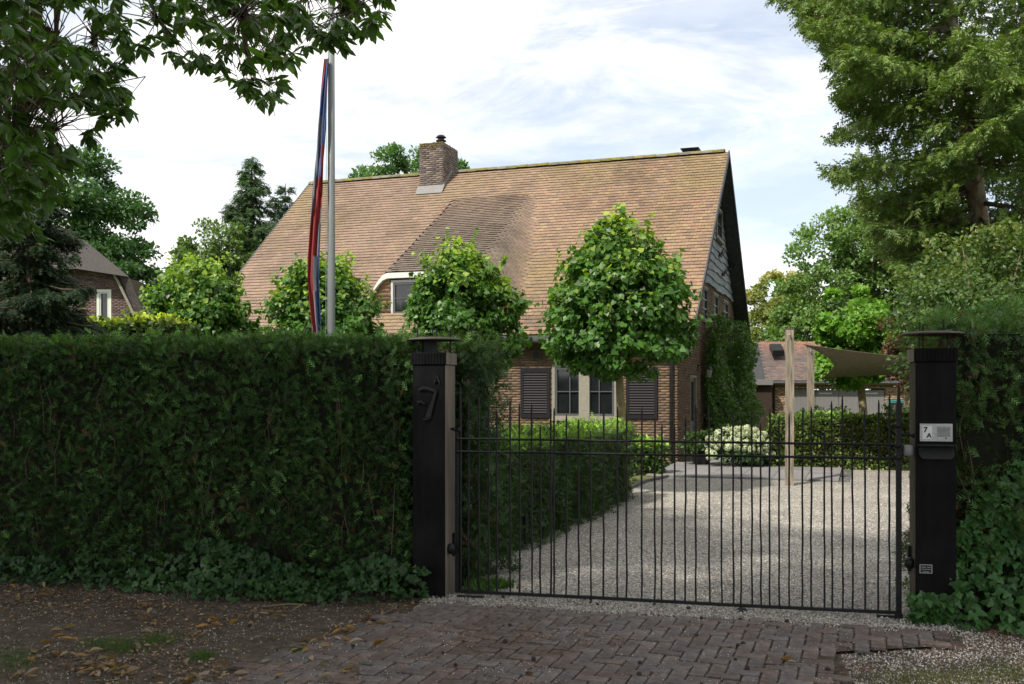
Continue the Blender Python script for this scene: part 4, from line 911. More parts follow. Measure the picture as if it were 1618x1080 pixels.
for i in range(rows - 1):
    for k in range(nc_ - 1): a = i * nc_ + k; Fc.append((a, a + nc_, a + nc_ + 1, a + 1))
fl = link('flag', fastmesh('flag', V, Fc, np.array(Cc), True), M['flag']); fl.location = (fp[0], fp[1], 0)
tag(fl, 'long red, white and blue pennant hanging limp beside the flagpole', 'flag')

# ------------------------------------------------------------------ timber posts and shade sail
for (px, ptop, Y, wd, lab) in ((1247.5, 520, 17.7, .148, 'tall square timber post standing in the gravel, nearer of two'), (1280.5, 548, 23.0, .155, 'tall square timber post behind the low hedge, farther of two')):
    x, y, z = at(px, ptop, Y); t = thing('timber_post', lab, 'post', (x, y, 0), -.25, 'timber posts of the shade sail')
    b = MB(); n = 10; w = wd / 2
    for k in range(n + 1):
        f = k / n; q = w * (1 + random.uniform(-.03, .03)); ox = random.uniform(-.004, .004)
        b.v += [(-q + ox, -q, f * z), (q + ox, -q, f * z), (q + ox, q, f * z), (-q + ox, q, f * z)]
    for k in range(n):
        for j in range(4): a = 4 * k + j; c = 4 * k + (j + 1) % 4; b.f.append((a, c, c + 4, a + 4))
    b.f.append((4 * n, 4 * n + 1, 4 * n + 2, 4 * n + 3)); b.build('post_shaft', M['post'], t)
    MB().box(-w - .01, w + .01, -w - .01, w + .01, z + .002, z + .012).build('post_cap', mat('zinc_cap', (.10, .09, .085), .6), t)
    MB().tube([(0, -w, z - .1), (0, -w - .05, z - .1)], .01, 6).sphere((0, -w - .06, z - .1), .018, 8, 6).build('eye_bolt', M['steel'], t)
A = Vector(at(1268, 543, 19.8)); B_ = Vector(at(1300, 596, 22.6)); C_ = Vector(at(1700, 588, 22.5)); D_ = Vector(at(1640, 570, 17.5))
n = 24; b = MB()
for i in range(n + 1):
    for j in range(n + 1):
        u_, v_ = i / n, j / n
        uu = u_ + .0; p = A.lerp(D_, u_).lerp(B_.lerp(C_, u_), v_)
        e1 = (C_ + D_) / 2; inn = math.sin(math.pi * v_) * .085 * (1 - u_) ** 2; p = p.lerp(e1, inn)
        c = math.sin(math.pi * u_) * .05 * (1 - v_) ** 2; p = p.lerp((A + B_ + C_ + D_) / 4, 0); p = p + (B_ - A) * c; p = p + Vector((0, 0, -.10)) * math.sin(math.pi * u_) * (1 - v_) * .6 + Vector((0, 0, .04)) * math.sin(math.pi * u_) * v_
        b.v.append(tuple(p))
b.f = [(i * (n + 1) + j, (i + 1) * (n + 1) + j, (i + 1) * (n + 1) + j + 1, i * (n + 1) + j + 1) for i in range(n) for j in range(n)]
ss_ = b.build('shade_sail', M['sail'], None, smooth=True); tag(ss_, 'brown shade sail stretched level behind the right gate pillar', 'shade sail')
md = ss_.modifiers.new('thickness', 'SOLIDIFY'); md.thickness = .006

# ------------------------------------------------------------------ garage at the back right
GY = 38.0
gx0, gx1 = at(1216, 600, GY)[0], at(1452, 600, GY)[0]; ez = 1.98; rz = 3.62; gd = 4.6
gar = thing('garage', 'low brick garage with grey doors and a tiled roof behind the back hedge', 'garage', (gx0, GY, 0), 0); gw = gx1 - gx0
TA = lambda h, z, o: (h, -o, z); K = lambda px: (px - 809) / F * GY - gx0
wh = [(K(1253), K(1400), -.05, 1.72), (K(1384) + .42, K(1433), .3, 1.42)]
wh = [(K(1253), K(1398), -.05, 1.72), (K(1402), K(1434), .5, 1.30)]
wall(gar, TA, [0, gw], -.05, lambda h: ez, wh, .2, M['mortar'])
bricks(gar, TA, 0, gw, 0, lambda h: ez - .12, wh, [(.42, .28, .17), (.36, .24, .16), (.45, .32, .2), (.30, .2, .14)], seed=8)
MB().box(0, .2, .2, gd, -.05, ez).build('side_wall', M['mortar'], gar); MB().box(gw - .2, gw, .2, gd, -.05, ez).build('side_wall', M['mortar'], gar)
MB().box(-.05, gw + .05, -.03, -.011, ez - .12, ez).build('lintel', mat('buff_lintel', (.36, .26, .14), .7), gar)
xd = K(1253); dwid = (K(1398) - K(1253)) / 4
for k in range(4):
    dd = MB().box(xd + k * dwid + .01, xd + (k + 1) * dwid - .01, .02, .06, 0, 1.68).build('garage_door', M['garage'], gar)
    for q in range(6): MB().box(xd + k * dwid + .03 + q * (dwid - .06) / 6, xd + k * dwid + .03 + (q + 1) * (dwid - .06) / 6 - .006, .014, .019, .03, 1.66).build('plank', M['garage'], dd)
    if k in (1, 3): MB().box(xd + k * dwid + .1, xd + k * dwid + .6, -.0, .006, 1.52, 1.58).build('door_rail', M['paleframe'], dd)
window(gar, TA, K(1402), K(1434), .5, 1.30, 2, 1, M['teal'], .05, dep=-.08, out=.01, casement=M['teal'], sill=M['paleframe'])
b = MB(); b.hexa([(-.2, -.25, ez - .02), (gw + .2, -.25, ez - .02), (gw + .2, gd / 2, rz - .08), (.12, gd / 2, rz - .08), (-.2, -.25, ez + .05), (gw + .2, -.25, ez + .05), (gw + .2, gd / 2, rz), (.12, gd / 2, rz)])
b.hexa([(.12, gd / 2, rz - .08), (gw + .2, gd / 2, rz - .08), (gw + .2, gd + .25, ez - .02), (-.2, gd + .25, ez - .02), (.12, gd / 2, rz), (gw + .2, gd / 2, rz), (gw + .2, gd + .25, ez + .05), (-.2, gd + .25, ez + .05)])
b.add([(0, .1, ez), (0, gd - .1, ez), (.14, gd / 2, rz - .1)], [(0, 2, 1)])
gr = b.build('roof', M['wooddark'], gar); V = []; Fc = []; Cc = []; nr_ = 24
for i in range(nr_):
    for k in range(int((gw + .4) / .19)):
        f0, f1 = i / nr_, min((i + 1.2) / nr_, 1); xo = -.2 + .32 * f0 + k * .19 + (i % 2) * .095; x1 = min(xo + .185, gw + .2)
        if xo > gw + .1: continue
        y0 = -.25 + f0 * (gd / 2 + .25); y1 = -.25 + f1 * (gd / 2 + .25); z0 = ez + .05 + f0 * (rz - ez - .05) + .035; z1 = ez + .05 + f1 * (rz - ez - .05) + .01
        b_ = len(V); V += [(xo, y0, z0), (x1, y0, z0), (x1, y1, z1), (xo, y1, z1), (xo, y0, z0 - .025), (x1, y0, z0 - .025)]; Fc += [(b_, b_ + 1, b_ + 2, b_ + 3), (b_ + 4, b_ + 5, b_ + 1, b_)]
        c = np.array([(.125, .093, .082), (.145, .105, .088), (.105, .083, .08)][rr.integers(0, 3)]); g = np.clip(f0 * 2 - 1.2, 0, 1) * rr.uniform(.3, 1); Cc += [(c * (1 - g) + np.array([.33, .14, .08]) * g) * rr.uniform(.85, 1.2)] * 6
kind(link('roof_tiles', fastmesh('roof_tiles', V, Fc, np.array(Cc)), M['tile'], gr), 'stuff')
MB().hexa([(.35, .9, 3.0), (.8, .9, 3.0), (.8, 1.4, 3.3), (.35, 1.4, 3.3), (.35, .85, 3.22), (.8, .85, 3.22), (.8, 1.4, 3.5), (.35, 1.4, 3.5)]).build('roof_vent', M['iron'], gr)
MB().tube([(-.1, -.3, ez - .03), (gw + .2, -.3, ez - .03)], .05, 8).build('gutter', M['wooddark'], gar)
MB().tube([(.1, -.28, ez - .05), (.16, -.06, ez - .3), (.16, -.06, 0)], .035, 8).build('downpipe', M['iron'], gar)
a = at(1190, 600, 37); lk = thing('link_building', 'dark flat-roofed link between the house and the garage', 'outbuilding', (a[0], 37.5, 0)); lw = gx0 - a[0]
MB().box(0, lw - .05, 0, 3, -.05, 1.85).build('wall', mat('dark_brown_wall', (.035, .022, .014), .9, noise=.5, nscale=9), lk); MB().box(-.1, lw - .05, -.2, 3.1, 1.87, 2.08).build('roof_edge', M['garage'], lk)

# ------------------------------------------------------------------ neighbour house with thatched roof
NY = 38.0
def n_at(px, py, Y=NY): return Vector(at(px, py, Y))
nb_ = thing('thatched_house', 'dark brick house with a thatched roof behind the left trees', 'house', (at(120, 500, NY)[0], NY, 0)); no = Vector(nb_.location)
TN = lambda h, z, o: (h, -o, z); H_ = lambda px: (px - 809) / F * NY - no.x; ZZ = lambda py: CH - (py - 615) / F * NY
tpn = lambda h: min(ZZ(424) - .02 * h, ZZ(430) - (h - H_(180)) * (ZZ(430) - ZZ(505)) / (H_(218) - H_(180))) if h > H_(150) else ZZ(424)
nh = [(H_(153), H_(176), ZZ(520), ZZ(457))]
wall(nb_, TN, [H_(-40), H_(150), H_(172), H_(180), H_(200), H_(222)], -.05, tpn, nh, .3, M['mortar'])
bricks(nb_, TN, H_(112), H_(222), ZZ(530), tpn, nh, BR2, seed=9)
window(nb_, TN, H_(153), H_(176), ZZ(520), ZZ(457), 1, 1, mat('white_green_paint', (.62, .66, .55), .5), .1, dep=-.1, out=.02, casement=M['paleframe'])
MB().box(H_(-40), H_(150), .3, 5, -.05, ZZ(424)).build('rear_walls', M['mortar'], nb_)
def tp(px, py, dy): v = Vector(at(px, py, NY + dy)) - no; return (v.x, v.y, v.z)
th = MB()   # half hip above the wall, then the main slope and the sweeping verge
th.add([tp(-60, 432, -.7), tp(120, 424, -.75), tp(204, 437, -.6), tp(132, 378, 3.2), tp(-60, 360, 3.2)], [(0, 1, 2, 3, 4)])
th.add([tp(-60, 424, -.1), tp(120, 417, -.1), tp(180, 427, -.1), tp(-60, 432, -.7), tp(120, 424, -.75), tp(204, 437, -.6)], [(0, 1, 4, 3), (1, 2, 5, 4)])
th.add([tp(204, 437, -.6), tp(217, 470, -.6), tp(229, 507, -.6), tp(244, 560, -.6), tp(132, 378, 3.2), tp(250, 500, 8), tp(262, 560, 8)], [(0, 1, 4), (1, 2, 5, 4), (2, 3, 6, 5)])
th.add([tp(176, 428, -.05), tp(196, 466, -.05), tp(212, 505, -.05), tp(228, 560, -.05), tp(204, 437, -.6), tp(217, 470, -.6), tp(229, 507, -.6), tp(244, 560, -.6)], [(0, 1, 5, 4), (1, 2, 6, 5), (2, 3, 7, 6)])
th.build('thatch_roof', M['thatch'], nb_)
b = MB().tube([tp(180, 431, -.3), tp(197, 466, -.3), tp(216, 505, -.3), tp(226, 530, -.3)], .055, 6); b.build('barge_pole', M['cream'], nb_)
H_ = lambda px: (px - 809) / F * (NY + 2.4) - no.x
b = MB(); b.box(H_(80), H_(112), 2.0, 3.0, ZZ(420), ZZ(362)); cb_ = b.build('chimney', M['mortar'], nb_)
for k in range(6): MB().tube([(H_(77) + k * .16, 1.9, ZZ(364)), (H_(77) + k * .16 + .03, 2.4, ZZ(358)), (H_(77) + k * .16, 3.0, ZZ(364))], .075, 6).build('cap_tile', M['paleframe'], cb_)

# ------------------------------------------------------------------ hedges
hA = (-9.6, 10.32); hB = (-.84, 8.22)
hedge('thuja_hedge', 'tall dark clipped hedge left of the gate, filling the left foreground', hA, hB, 1.15, 2.13, 52000, .090, (.046, .100, .027), topc=(.08, .16, .035), brown=.03, var=.5, rough=.055)
hedge('thuja_hedge', 'narrow return of tall hedge just behind the left gate pillar', (-.80, 8.62), (-.30, 8.50), 1.0, 2.10, 7000, .10, (.034, .07, .022), topc=(.09, .16, .035), brown=.06, rough=.18)
hedge('thuja_hedge', 'ragged tall hedge with brown twigs right of the right gate pillar', (3.20, 7.46), (7.0, 6.55), 1.1, 2.22, 23000, .10, (.075, .14, .042), topc=(.09, .18, .045), brown=.16, rough=.22)
hedge('yew_hedge', 'knee-high yew hedge with bright green tips along the left of the drive', (-.33, 9.1), (1.87, 15.45), .95, 1.12, 24000, .10, (.030, .062, .016), tmpl=T_YEW, topc=(.20, .34, .05), brown=.01)
o = gnd(1045, 742)
hedge('box_hedge', 'low box edging in front of the shuttered windows, behind the yew hedge', (-4.2, 22.0), (2.9, 19.6), .7, .62, 9000, .09, (.05, .10, .02), tmpl=T_OVAL, topc=(.20, .34, .06), m='leaf', brown=0)
hedge('beech_hedge', 'waist-high clipped hedge closing the back of the gravel court', at(1216, 740, 21.6)[:2], at(1530, 740, 20.6)[:2], .6, 1.10, 17000, .07, (.085, .13, .03), tmpl=T_OVAL, topc=(.12, .20, .04), m='leaf', brown=.10, inset=.1)
hedge('laurel_hedge', 'bright-topped hedge in front of the thatched house', at(60, 600, 17.5)[:2], at(262, 600, 16.8)[:2], 1.1, 2.86, 12000, .10, (.035, .065, .015), tmpl=T_OVAL, topc=(.28, .34, .04), m='leaf', brown=.03)

# ------------------------------------------------------------------ ivy at the hedge feet, single leaves where large
def ivy(name, label, n, fn, nbig, size, base):
    t = thing(name, label, 'ivy'); P, Nn = fn(n); P = np.array(P); Nn = np.array(Nn); k = len(P)
    d = unit(k) * .6 + Nn * .3; d[:, 2] -= .6; fr_ = frames(d, Nn + unit(k) * .45); sz = size * rnd(k, .55, 1.25)
    kind(scatter('ivy_leaves', T_IVY, P[nbig:], fr_[nbig:], sz[nbig:], tint(k - nbig, base, .35), M['ivy'], t), 'stuff')
    mm = []
    for q in range(5):
        v = np.array(T_IVY[0], float) * (1 + rnd(1, -.1, .1)[0]); mm.append(fastmesh('leaf', v, T_IVY[1], np.repeat(np.clip(tint(1, np.array(base) * 1.25, .3), 0, 1), len(v), 0)))
    from mathutils import Matrix
    for i in range(nbig):
        o = link('leaf', mm[i % 5], M['ivy'], t); m3 = Matrix(fr_[i].tolist()).to_4x4(); o.matrix_local = Matrix.Translation(P[i].tolist()) @ m3 @ Matrix.Diagonal((sz[i], sz[i], sz[i], 1))
    return t
def f_left(n):
    P = []; Nn = []
    d = np.array([hB[0] - hA[0], hB[1] - hA[1]]); d /= np.linalg.norm(d); fn_ = np.array([d[1], -d[0]])
    while len(P) < n:
        s = random.uniform(1.5, 9.0) if random.random() < .6 else random.uniform(6.6, 9.22); hh = (.22 + .20 * float(vnoise(s, 0, 41, 1.1))) * (.75 if s < 7 else 1.0)
        z = random.random() ** 1.2 * hh; out_ = .08 + .5 * max(0, 1 - z / .35) * random.random() * (.5 + float(vnoise(s, 3, 42, 1.6)))
        p = np.array(hA) + d * s + fn_ * out_; z = max(z, .02)
        if s > 8.45: z = min(z, .34 - .22 * max(0, s - 8.7))
        if s > 8.9 and random.random() < .6: continue
        if s > 8.9: p = np.array(hA) + d * s + fn_ * random.uniform(.10, .30)
        
        if vnoise(s, z * 2, 44, 2.4) < .36 and random.random() < .9: continue
        P.append((p[0], p[1], z + .02)); Nn.append((fn_[0], fn_[1], .35 + (1.0 if z < .12 else 0)))
    return P, Nn
ivy('ivy', 'dark ivy creeping along the foot of the left hedge onto the verge', 3600, f_left, 150, .056, (.024, .066, .018))
def f_right(n):
    P = []; Nn = []; A = np.array([3.20, 7.46]); d = np.array([3.8, -.91]); d /= np.linalg.norm(d); fn_ = np.array([d[1], -d[0]])
    while len(P) < n:
        s = random.uniform(-.25, 3.0); hh = .55 + .6 * min(1, max(0, s) / .5) + .2 * float(vnoise(s, 0, 43, 2))
        if s < .05: hh = .22
        z = random.random() ** 1.15 * hh; out_ = .10 + .5 * max(0, 1 - z / .5) * random.random()
        if s < .05: out_ = .18 + random.random() * .14
        p = A + d * s + fn_ * out_; P.append((p[0], p[1], max(z, .03))); Nn.append((fn_[0], fn_[1], .35 + (1.0 if z < .12 else 0)))
    return P, Nn
ivy('ivy', 'glossy green ivy heaped at the foot of the right pillar and hedge', 3600, f_right, 150, .068, (.040, .11, .026))

# ------------------------------------------------------------------ clipped lime trees before the house
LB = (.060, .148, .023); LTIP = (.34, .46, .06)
def lime(px, Y, label, blobs, n, th=1.9, r=.085):
    x = (px - 809) / F * Y
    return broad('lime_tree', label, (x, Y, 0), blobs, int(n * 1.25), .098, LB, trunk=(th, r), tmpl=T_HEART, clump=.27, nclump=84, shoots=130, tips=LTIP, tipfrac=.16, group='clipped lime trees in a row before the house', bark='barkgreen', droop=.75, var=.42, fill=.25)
lime(983, 16.0, 'largest clipped lime tree, its mossy trunk standing before the shuttered windows', [(.0, 0, 2.75, 1.14, 1.05, .82), (-.03, 0, 3.15, .98, .95, .85), (-.10, 0, 3.68, .60, .62, .72)], 15500)
lime(738, 18.5, 'clipped lime tree hiding the right half of the dormer window', [(.05, 0, 2.9, 1.05, 1.0, .92), (-.05, 0, 3.25, .85, .85, .80), (-.15, 0, 3.62, .55, .6, .66)], 10500, r=.08)
lime(513, 20.0, 'clipped lime tree directly behind the flagpole', [(0, 0, 3.0, 1.08, 1.0, .95), (-.05, 0, 3.6, .65, .7, .72)], 9000, r=.08)
lime(312, 21.3, 'leftmost clipped lime tree, beyond the left end of the house', [(0, 0, 3.0, 1.22, 1.0, .95), (.0, 0, 3.55, .85, .8, .85)], 9500, r=.08)

# ------------------------------------------------------------------ plants near the house
cl = thing('climbing_plant', 'dense wisteria climbing over the right side wall of the house', 'climber', (*HC, 0), math.atan2(UY, UX))
nL = 21000; yy = rnd(nL, 3.6, 12.3); hh = np.where(yy < 7.2, 3.0 + .7 * np.sin((yy - 3.6) / 3.6 * math.pi), 2.9 + .9 * np.clip(np.sin((yy - 7.4) / 4.9 * math.pi), 0, 1)); zz = rng.random(nL) * hh
bul = .10 + .75 * (vnoise(yy, zz, 51, 1.1) - .2).clip(0) + .35 * np.clip(np.sin((yy - 7.6) / 4.8 * math.pi), 0, 1); P = np.c_[bul * rng.random(nL) ** .5 + .05, yy, zz + .1]
gap = vnoise(yy, zz, 52, 1.3) > .12; P = P[gap]; k = len(P); dd = unit(k) * .9 + np.array([.5, 0, -.45]); kind(scatter('foliage', T_OVAL, P, frames(dd, np.array([1, 0, .3]) + unit(k) * .6), rnd(k, .07, .14), tint(k, (.080, .16, .036), .4), M['leaf'], cl), 'stuff')
tubes('stem', [([(.06, y0, 0), (.1, y0 + .2, 1.2), (.08, y0 + .6, 2.6)], [.04, .03, .015]) for y0 in (4.2, 5.5, 8.3, 10)], M['bark'], cl, 6)
hx, hy, _ = at(1166, 700, 21.8)
hy_t = broad('hydrangea_bush', 'big hydrangea bush covered in round creamy white flower heads', (hx, hy, 0), [(0, 0, .42, .62, .5, .40), (-.25, .1, .5, .45, .4, .33), (.3, 0, .45, .42, .4, .38)], 2800, .10, (.05, .10, .03), clump=.16, tmpl=T_OVAL, cat='bush', group=None)
fm_ = None; k = 0; random.seed(5)
fm_me = []
for q in range(3):
    nn = 120; u3 = unit(nn); P = u3 * .072; c = tint(nn, (.52, .56, .40), .18, .06); fr2 = frames(np.cross(u3, unit(nn)), u3); tv, tf = T_OVAL
    v = P[:, None, :] + np.einsum('nij,kj->nki', fr2, np.array(tv) * .045); fm_me.append(fastmesh('flower_head', v.reshape(-1, 3), (np.array(tf)[None] + (np.arange(nn) * 4)[:, None, None]).reshape(-1, 3), np.repeat(np.clip(c, 0, 1), 4, 0)))
hp = []
for k in range(900):
    if len(hp) >= 62: break
    a = random.uniform(0, 2 * math.pi); e = random.random(); x = random.gauss(.05, .34); x = max(-.66, min(.66, x)); z = .50 + .36 * math.sqrt(max(0, 1 - (x / .72) ** 2)) - random.random() ** 1.6 * .42; y = -.46 * math.sqrt(max(.05, 1 - (x / .75) ** 2)) * (1.05 - .75 * max(0, z - .45) / .42) + random.uniform(-.05, .1)
    if any((x - a_) ** 2 + (y - b_) ** 2 + (z - c_) ** 2 < .0145 for a_, b_, c_ in hp): continue
    hp.append((x, y, z))
    o = link('flower_head', fm_me[len(hp) % 3], M['flower'], hy_t); o.location = (x, y, z); o.rotation_euler = (random.random() * 6, random.random() * 6, 0); s = random.uniform(.75, 1.25); o.scale = (s, s, s * .85)
px_, py_, _ = at(1108, 715, 22.2); pt = thing('planter_bowl', 'black bowl planter at the house corner', 'planter', (px_, py_, .0)); MB().lathe([(.001, .01), (.14, .01), (.27, .24), (.30, .25), (.30, .27), (.26, .26), (.2, .22), (.001, .22)], (0, 0, 0), 20).build('bowl', M['pot'], pt, smooth=True)
broad('potted_shrub', 'small leafy shrub growing in the black bowl planter', (px_, py_, .22), [(0, 0, .25, .36, .34, .26)], 1300, .10, (.06, .11, .03), clump=.14, cat='shrub')
broad('rose_bush', 'white flowering bush showing above the back hedge', at(1420, 700, 23.0)[:2] + (0,), [(0, 0, .8, .8, .4, .5), (-1.9, 0, .8, 1.0, .4, .48)], 3000, .08, (.07, .12, .03), clump=.16, cat='bush')
rb = []; 
for k in range(26):
    q = at(random.choice([random.uniform(1405, 1440), random.uniform(1385, 1392), random.uniform(1243, 1300)]), random.uniform(652, 712), 22.35)
    rb.append(q)
for k in range(16): q = at(random.uniform(1408, 1442), random.uniform(640, 662), 22.9); rb.append(q)
P = np.array(rb); n6 = np.repeat(P, 26, 0) + unit(len(P) * 26) * .045
tg = scatter('white_roses', T_OVAL, n6, frames(unit(len(n6)), unit(len(n6))), rnd(len(n6), .03, .06), tint(len(n6), (.66, .66, .60), .1, .03), M['flower']); kind(tg, 'stuff'); tag(tg, 'white rose blossoms on the bush behind the back hedge', 'flowers')

# ------------------------------------------------------------------ background trees, left
x = lambda px, Y: (px - 809) / F * Y
broad('broadleaf_tree', 'huge dark green broadleaf tree rising behind the thatched house', (x(110, 50), 50, 0), [(0, 0, 10, 3.6, 2.6, 3.2), (-4.5, 0, 9, 4, 3, 5), (2.4, 0, 7.2, 2.0, 2, 2.2), (1.4, 1, 9, 2, 2, 2.1), (-.5, 0, 6, 3, 2, 2.5), (-1.5, 0, 12, 3.4, 2.4, 2.2), (2.2, 0, 4.5, 2.6, 2, 2.4)], 27000, .34, (.036, .085, .024), trunk=(5.5, .35), clump=.75, var=.3, tips=(.07, .15, .035))
conifer('spruce_tree', 'dark pointed conifer, tallest tree left of the house', (x(398, 48), 48, 0), 12.9, 4.9, 2.0, 165, (.062, .115, .048), size=.42, trunk_r=.2, droop=.42, dens=13, power=.95, tips=(.08, .13, .05))
conifer('pine_tree', 'thin sparse conifer at the left edge of the house roof', (x(452, 50), 50, 0), 12.0, 2.4, 5.5, 46, (.055, .10, .055), size=.34, trunk_r=.13, droop=.05, dens=22, power=.7, tw=.45)
broad('broadleaf_tree', 'light green broadleaf tree left of the dark conifer', (x(345, 46), 46, 0), [(0, 0, 7.4, 1.7, 1.5, 1.9), (-1.0, 0, 6, 1.5, 1.5, 1.5), (1.6, 0, 5.6, 1.5, 1.2, 2.4)], 9000, .27, (.075, .12, .032), trunk=(4, .18), clump=.5, tips=(.12, .20, .05))
broad('golden_shrub', 'tall yellow green shrub between the thatched house and the lime tree', (x(262, 34), 34, 0), [(0, 0, 3.6, 1.2, 1.1, 1.7), (-.9, 0, 2.9, .8, .9, 1.4), (.9, 0, 4.4, 1.0, .9, 1.2), (1.5, 0, 3.0, 1.5, .9, 1.5)], 12000, .17, (.15, .17, .045), trunk=(2, .1), clump=.4, tips=(.32, .30, .09), cat='shrub')
broad('twiggy_tree', 'sparse feathery tree low on the horizon behind the yellow shrub', (x(258, 55), 55, 0), [(0, 0, 7.5, 2.2, 1, .8), (2.0, 0, 8.4, 1.4, 1, .7)], 1800, .3, (.06, .09, .05), trunk=(6, .15), clump=.5)
broad('oak_tree', 'round oak crown rising behind the roof ridge and chimney', (x(645, 46), 46, 0), [(0, 0, 11.3, 2.4, 2, 1.5), (.3, 0, 10.9, 1.7, 1.5, 1.3), (-.3, 0, 11.6, 1.3, 1.3, 1.1), (-1.7, 0, 10.4, 1.4, 1.5, 1.3), (1.9, 0, 10.6, 1.3, 1.5, 1.5)], 11000, .25, (.055, .12, .035), trunk=(8, .3), clump=.48, tips=(.11, .20, .055))
broad('broadleaf_tree', 'bright leafy branches behind the left slope of the roof', (x(430, 40), 40, 0), [(0, 0, 5.2, 1.0, 1, 1.9)], 2600, .2, (.10, .18, .035), trunk=(3.5, .12), clump=.4)
conifer('spruce_tree', 'near dark spruce with hanging twigs at the left edge above the hedge', (x(48, 14.5), 14.5, 0), 4.5, 1.0, 1.5, 84, (.024, .048, .020), size=.15, trunk_r=.12, droop=.5, dens=46, power=.35, tw=.5)
broad('evergreen_mass', 'dark evergreen bush behind the left end of the hedge', (x(20, 15.5), 15.5, 0), [(0, 0, 2.6, 1.0, .8, 1.2), (-.8, 0, 3.4, .8, .8, 1.0)], 6000, .13, (.022, .045, .02), clump=.3, cat='bush')

# ------------------------------------------------------------------ background trees, right
broad('locust_tree', 'yellow flowering tree beyond the garage at the end of the house', (x(1232, 48), 48, 0), [(0, 0, 5.6, 1.3, 1.2, 1.9), (-1.2, 0, 4.0, 1.0, 1.2, 2.4), (.7, 0, 6.4, .9, 1, .9), (-.7, 0, 1.8, 1.5, 1, 1.6)], 12000, .22, (.14, .17, .05), trunk=(4, .2), clump=.42, tips=(.42, .38, .13), tipfrac=.3)
broad('broadleaf_tree', 'tall green tree above the garage, right of the yellow one', (x(1330, 44), 44, 0), [(0, 0, 6.6, 2.6, 2, 2.8), (1.6, 0, 8.2, 2.0, 2, 2.2), (-1.2, 0, 4.6, 1.7, 1.6, 2.4), (2.6, 0, 5.0, 2.4, 2, 3), (.4, .5, 3.4, 3.2, 1.6, 3.0), (1.0, 0, 7.5, 1.9, 1.5, 1.7), (2.6, 0, 8.3, 1.9, 1.5, 1.9), (4.2, 0, 7.4, 2.2, 1.5, 2.4), (-1.9, 0, 3.4, 1.4, 1.5, 2.3)], 33000, .24, (.085, .15, .035), trunk=(5, .3), clump=.5, tips=(.15, .24, .06))
broad('maple_tree', 'young maple with bright green leaves and a pale trunk behind the back hedge', (x(1364, 29), 29, 0), [(0, 0, 3.0, 1.25, 1.1, 1.0), (-.3, 0, 3.8, .85, .9, .95), (.6, 0, 2.6, .8, .8, .8), (-.7, 0, 2.25, .65, .7, .5)], 8500, .17, (.115, .23, .035), trunk=(2.2, .12), clump=.3, tmpl=T_HEART, tips=(.20, .36, .05), bark='barkgreen')
broad('copper_beech', 'reddish leaved tree beside the right gate pillar', (x(1425, 25), 25, 0), [(0, 0, 2.75, .42, .5, .85), (.45, 0, 2.2, .5, .5, .8)], 3400, .11, (.10, .055, .035), trunk=(1.9, .06), clump=.25, tips=(.22, .09, .05), tipfrac=.4)
kp = lambda lo_, hi_=9999: (lambda P: (809 + P[:, 0] / P[:, 1] * F) > lo_)
broad('beech_tree', 'beech with yellowish green leaves right behind the right hedge', (x(1545, 13), 13, 0), [(0, 0, 2.6, 1.0, .8, .95), (.9, 0, 2.9, 1.0, .8, 1.0), (-.1, .3, 2.0, .6, .7, .9), (.2, .4, 3.2, .8, .7, .6)], 18000, .068, (.065, .12, .026), trunk=(1.5, .09), clump=.26, tips=(.17, .20, .045), tipfrac=.12)
broad('evergreen_mass', 'dark bushes under the tall conifers at the right edge', (x(1560, 17), 17, 0), [(-.3, 0, 2.6, 1.0, .9, 1.5), (1.0, 0, 3.0, 1.4, 1, 1.7)], 13000, .12, (.035, .068, .024), clump=.34, cat='bush', tips=(.09, .13, .04))
def fir_keep(P):       # the trunk shows bare between the boughs
    zl = np.clip(P[:, 2] / 18, 0, 1); tx = x(1612, 20) - 2.7 * zl; off = np.abs(P[:, 0] - tx * P[:, 1] / 20.2)
    bare = (P[:, 1] < 20.4) & (off < .30) & (P[:, 2] > 3.6) & (P[:, 2] < 6.9) & (vnoise(P[:, 0] * 3, P[:, 2] * 2.2, 71) < .72)
    return ~bare
conifer('douglas_fir', 'tall conifer with a reddish bare trunk and long drooping boughs', (x(1612, 20), 20, 0), 18.0, 5.2, 3.9, 210, (.15, .225, .06), size=.22, trunk_r=.23, droop=.34, dens=20, mess=.95, keep=fir_keep, edge=([-400, 0, 30, 60, 100, 160, 200, 270, 330, 400, 450, 520], [1190, 1222, 1250, 1296, 1300, 1325, 1322, 1300, 1355, 1388, 1440, 1530]), bark='barkred', power=.5, lean=(-2.7, .2), tw=.45, tips=(.15, .21, .055), azim=(1.6, 5.2))
conifer('spruce_tree', 'dark tall spruce behind the douglas fir at the right edge', (x(1625, 24), 24, 0), 19.0, 5.6, 1.5, 130, (.055, .10, .035), size=.32, trunk_r=.3, droop=.35, dens=9, mess=.8, edge=([-400, 100, 400, 520], [1495, 1470, 1480, 1530]), power=.6, tips=(.09, .14, .04))
conifer('spruce_tree', 'dark spruce filling the gap behind the reddish trunk', (x(1480, 31), 31, 0), 11.5, 3.6, 1.0, 100, (.055, .105, .036), size=.32, trunk_r=.2, droop=.38, dens=13, mess=.8, edge=([-400, 300, 390, 450, 520, 600], [1330, 1335, 1390, 1440, 1475, 1500]), power=.7, tips=(.09, .15, .045))
q0 = at(1500, 260, 20); tubes_o = thing('dead_branch', 'long bare branch slanting through the douglas fir', 'branch', (0, 0, 0)); tubes('twig', [([at(1640, 10, 18.8), at(1585, 65, 18.7), at(1545, 125, 18.6), at(1500, 140, 18.5)], [.04, .03, .02, .008]), ([at(1545, 125, 18.6), at(1520, 100, 18.5), at(1495, 60, 18.4)], [.015, .01, .005])], M['bark'], tubes_o, 6)

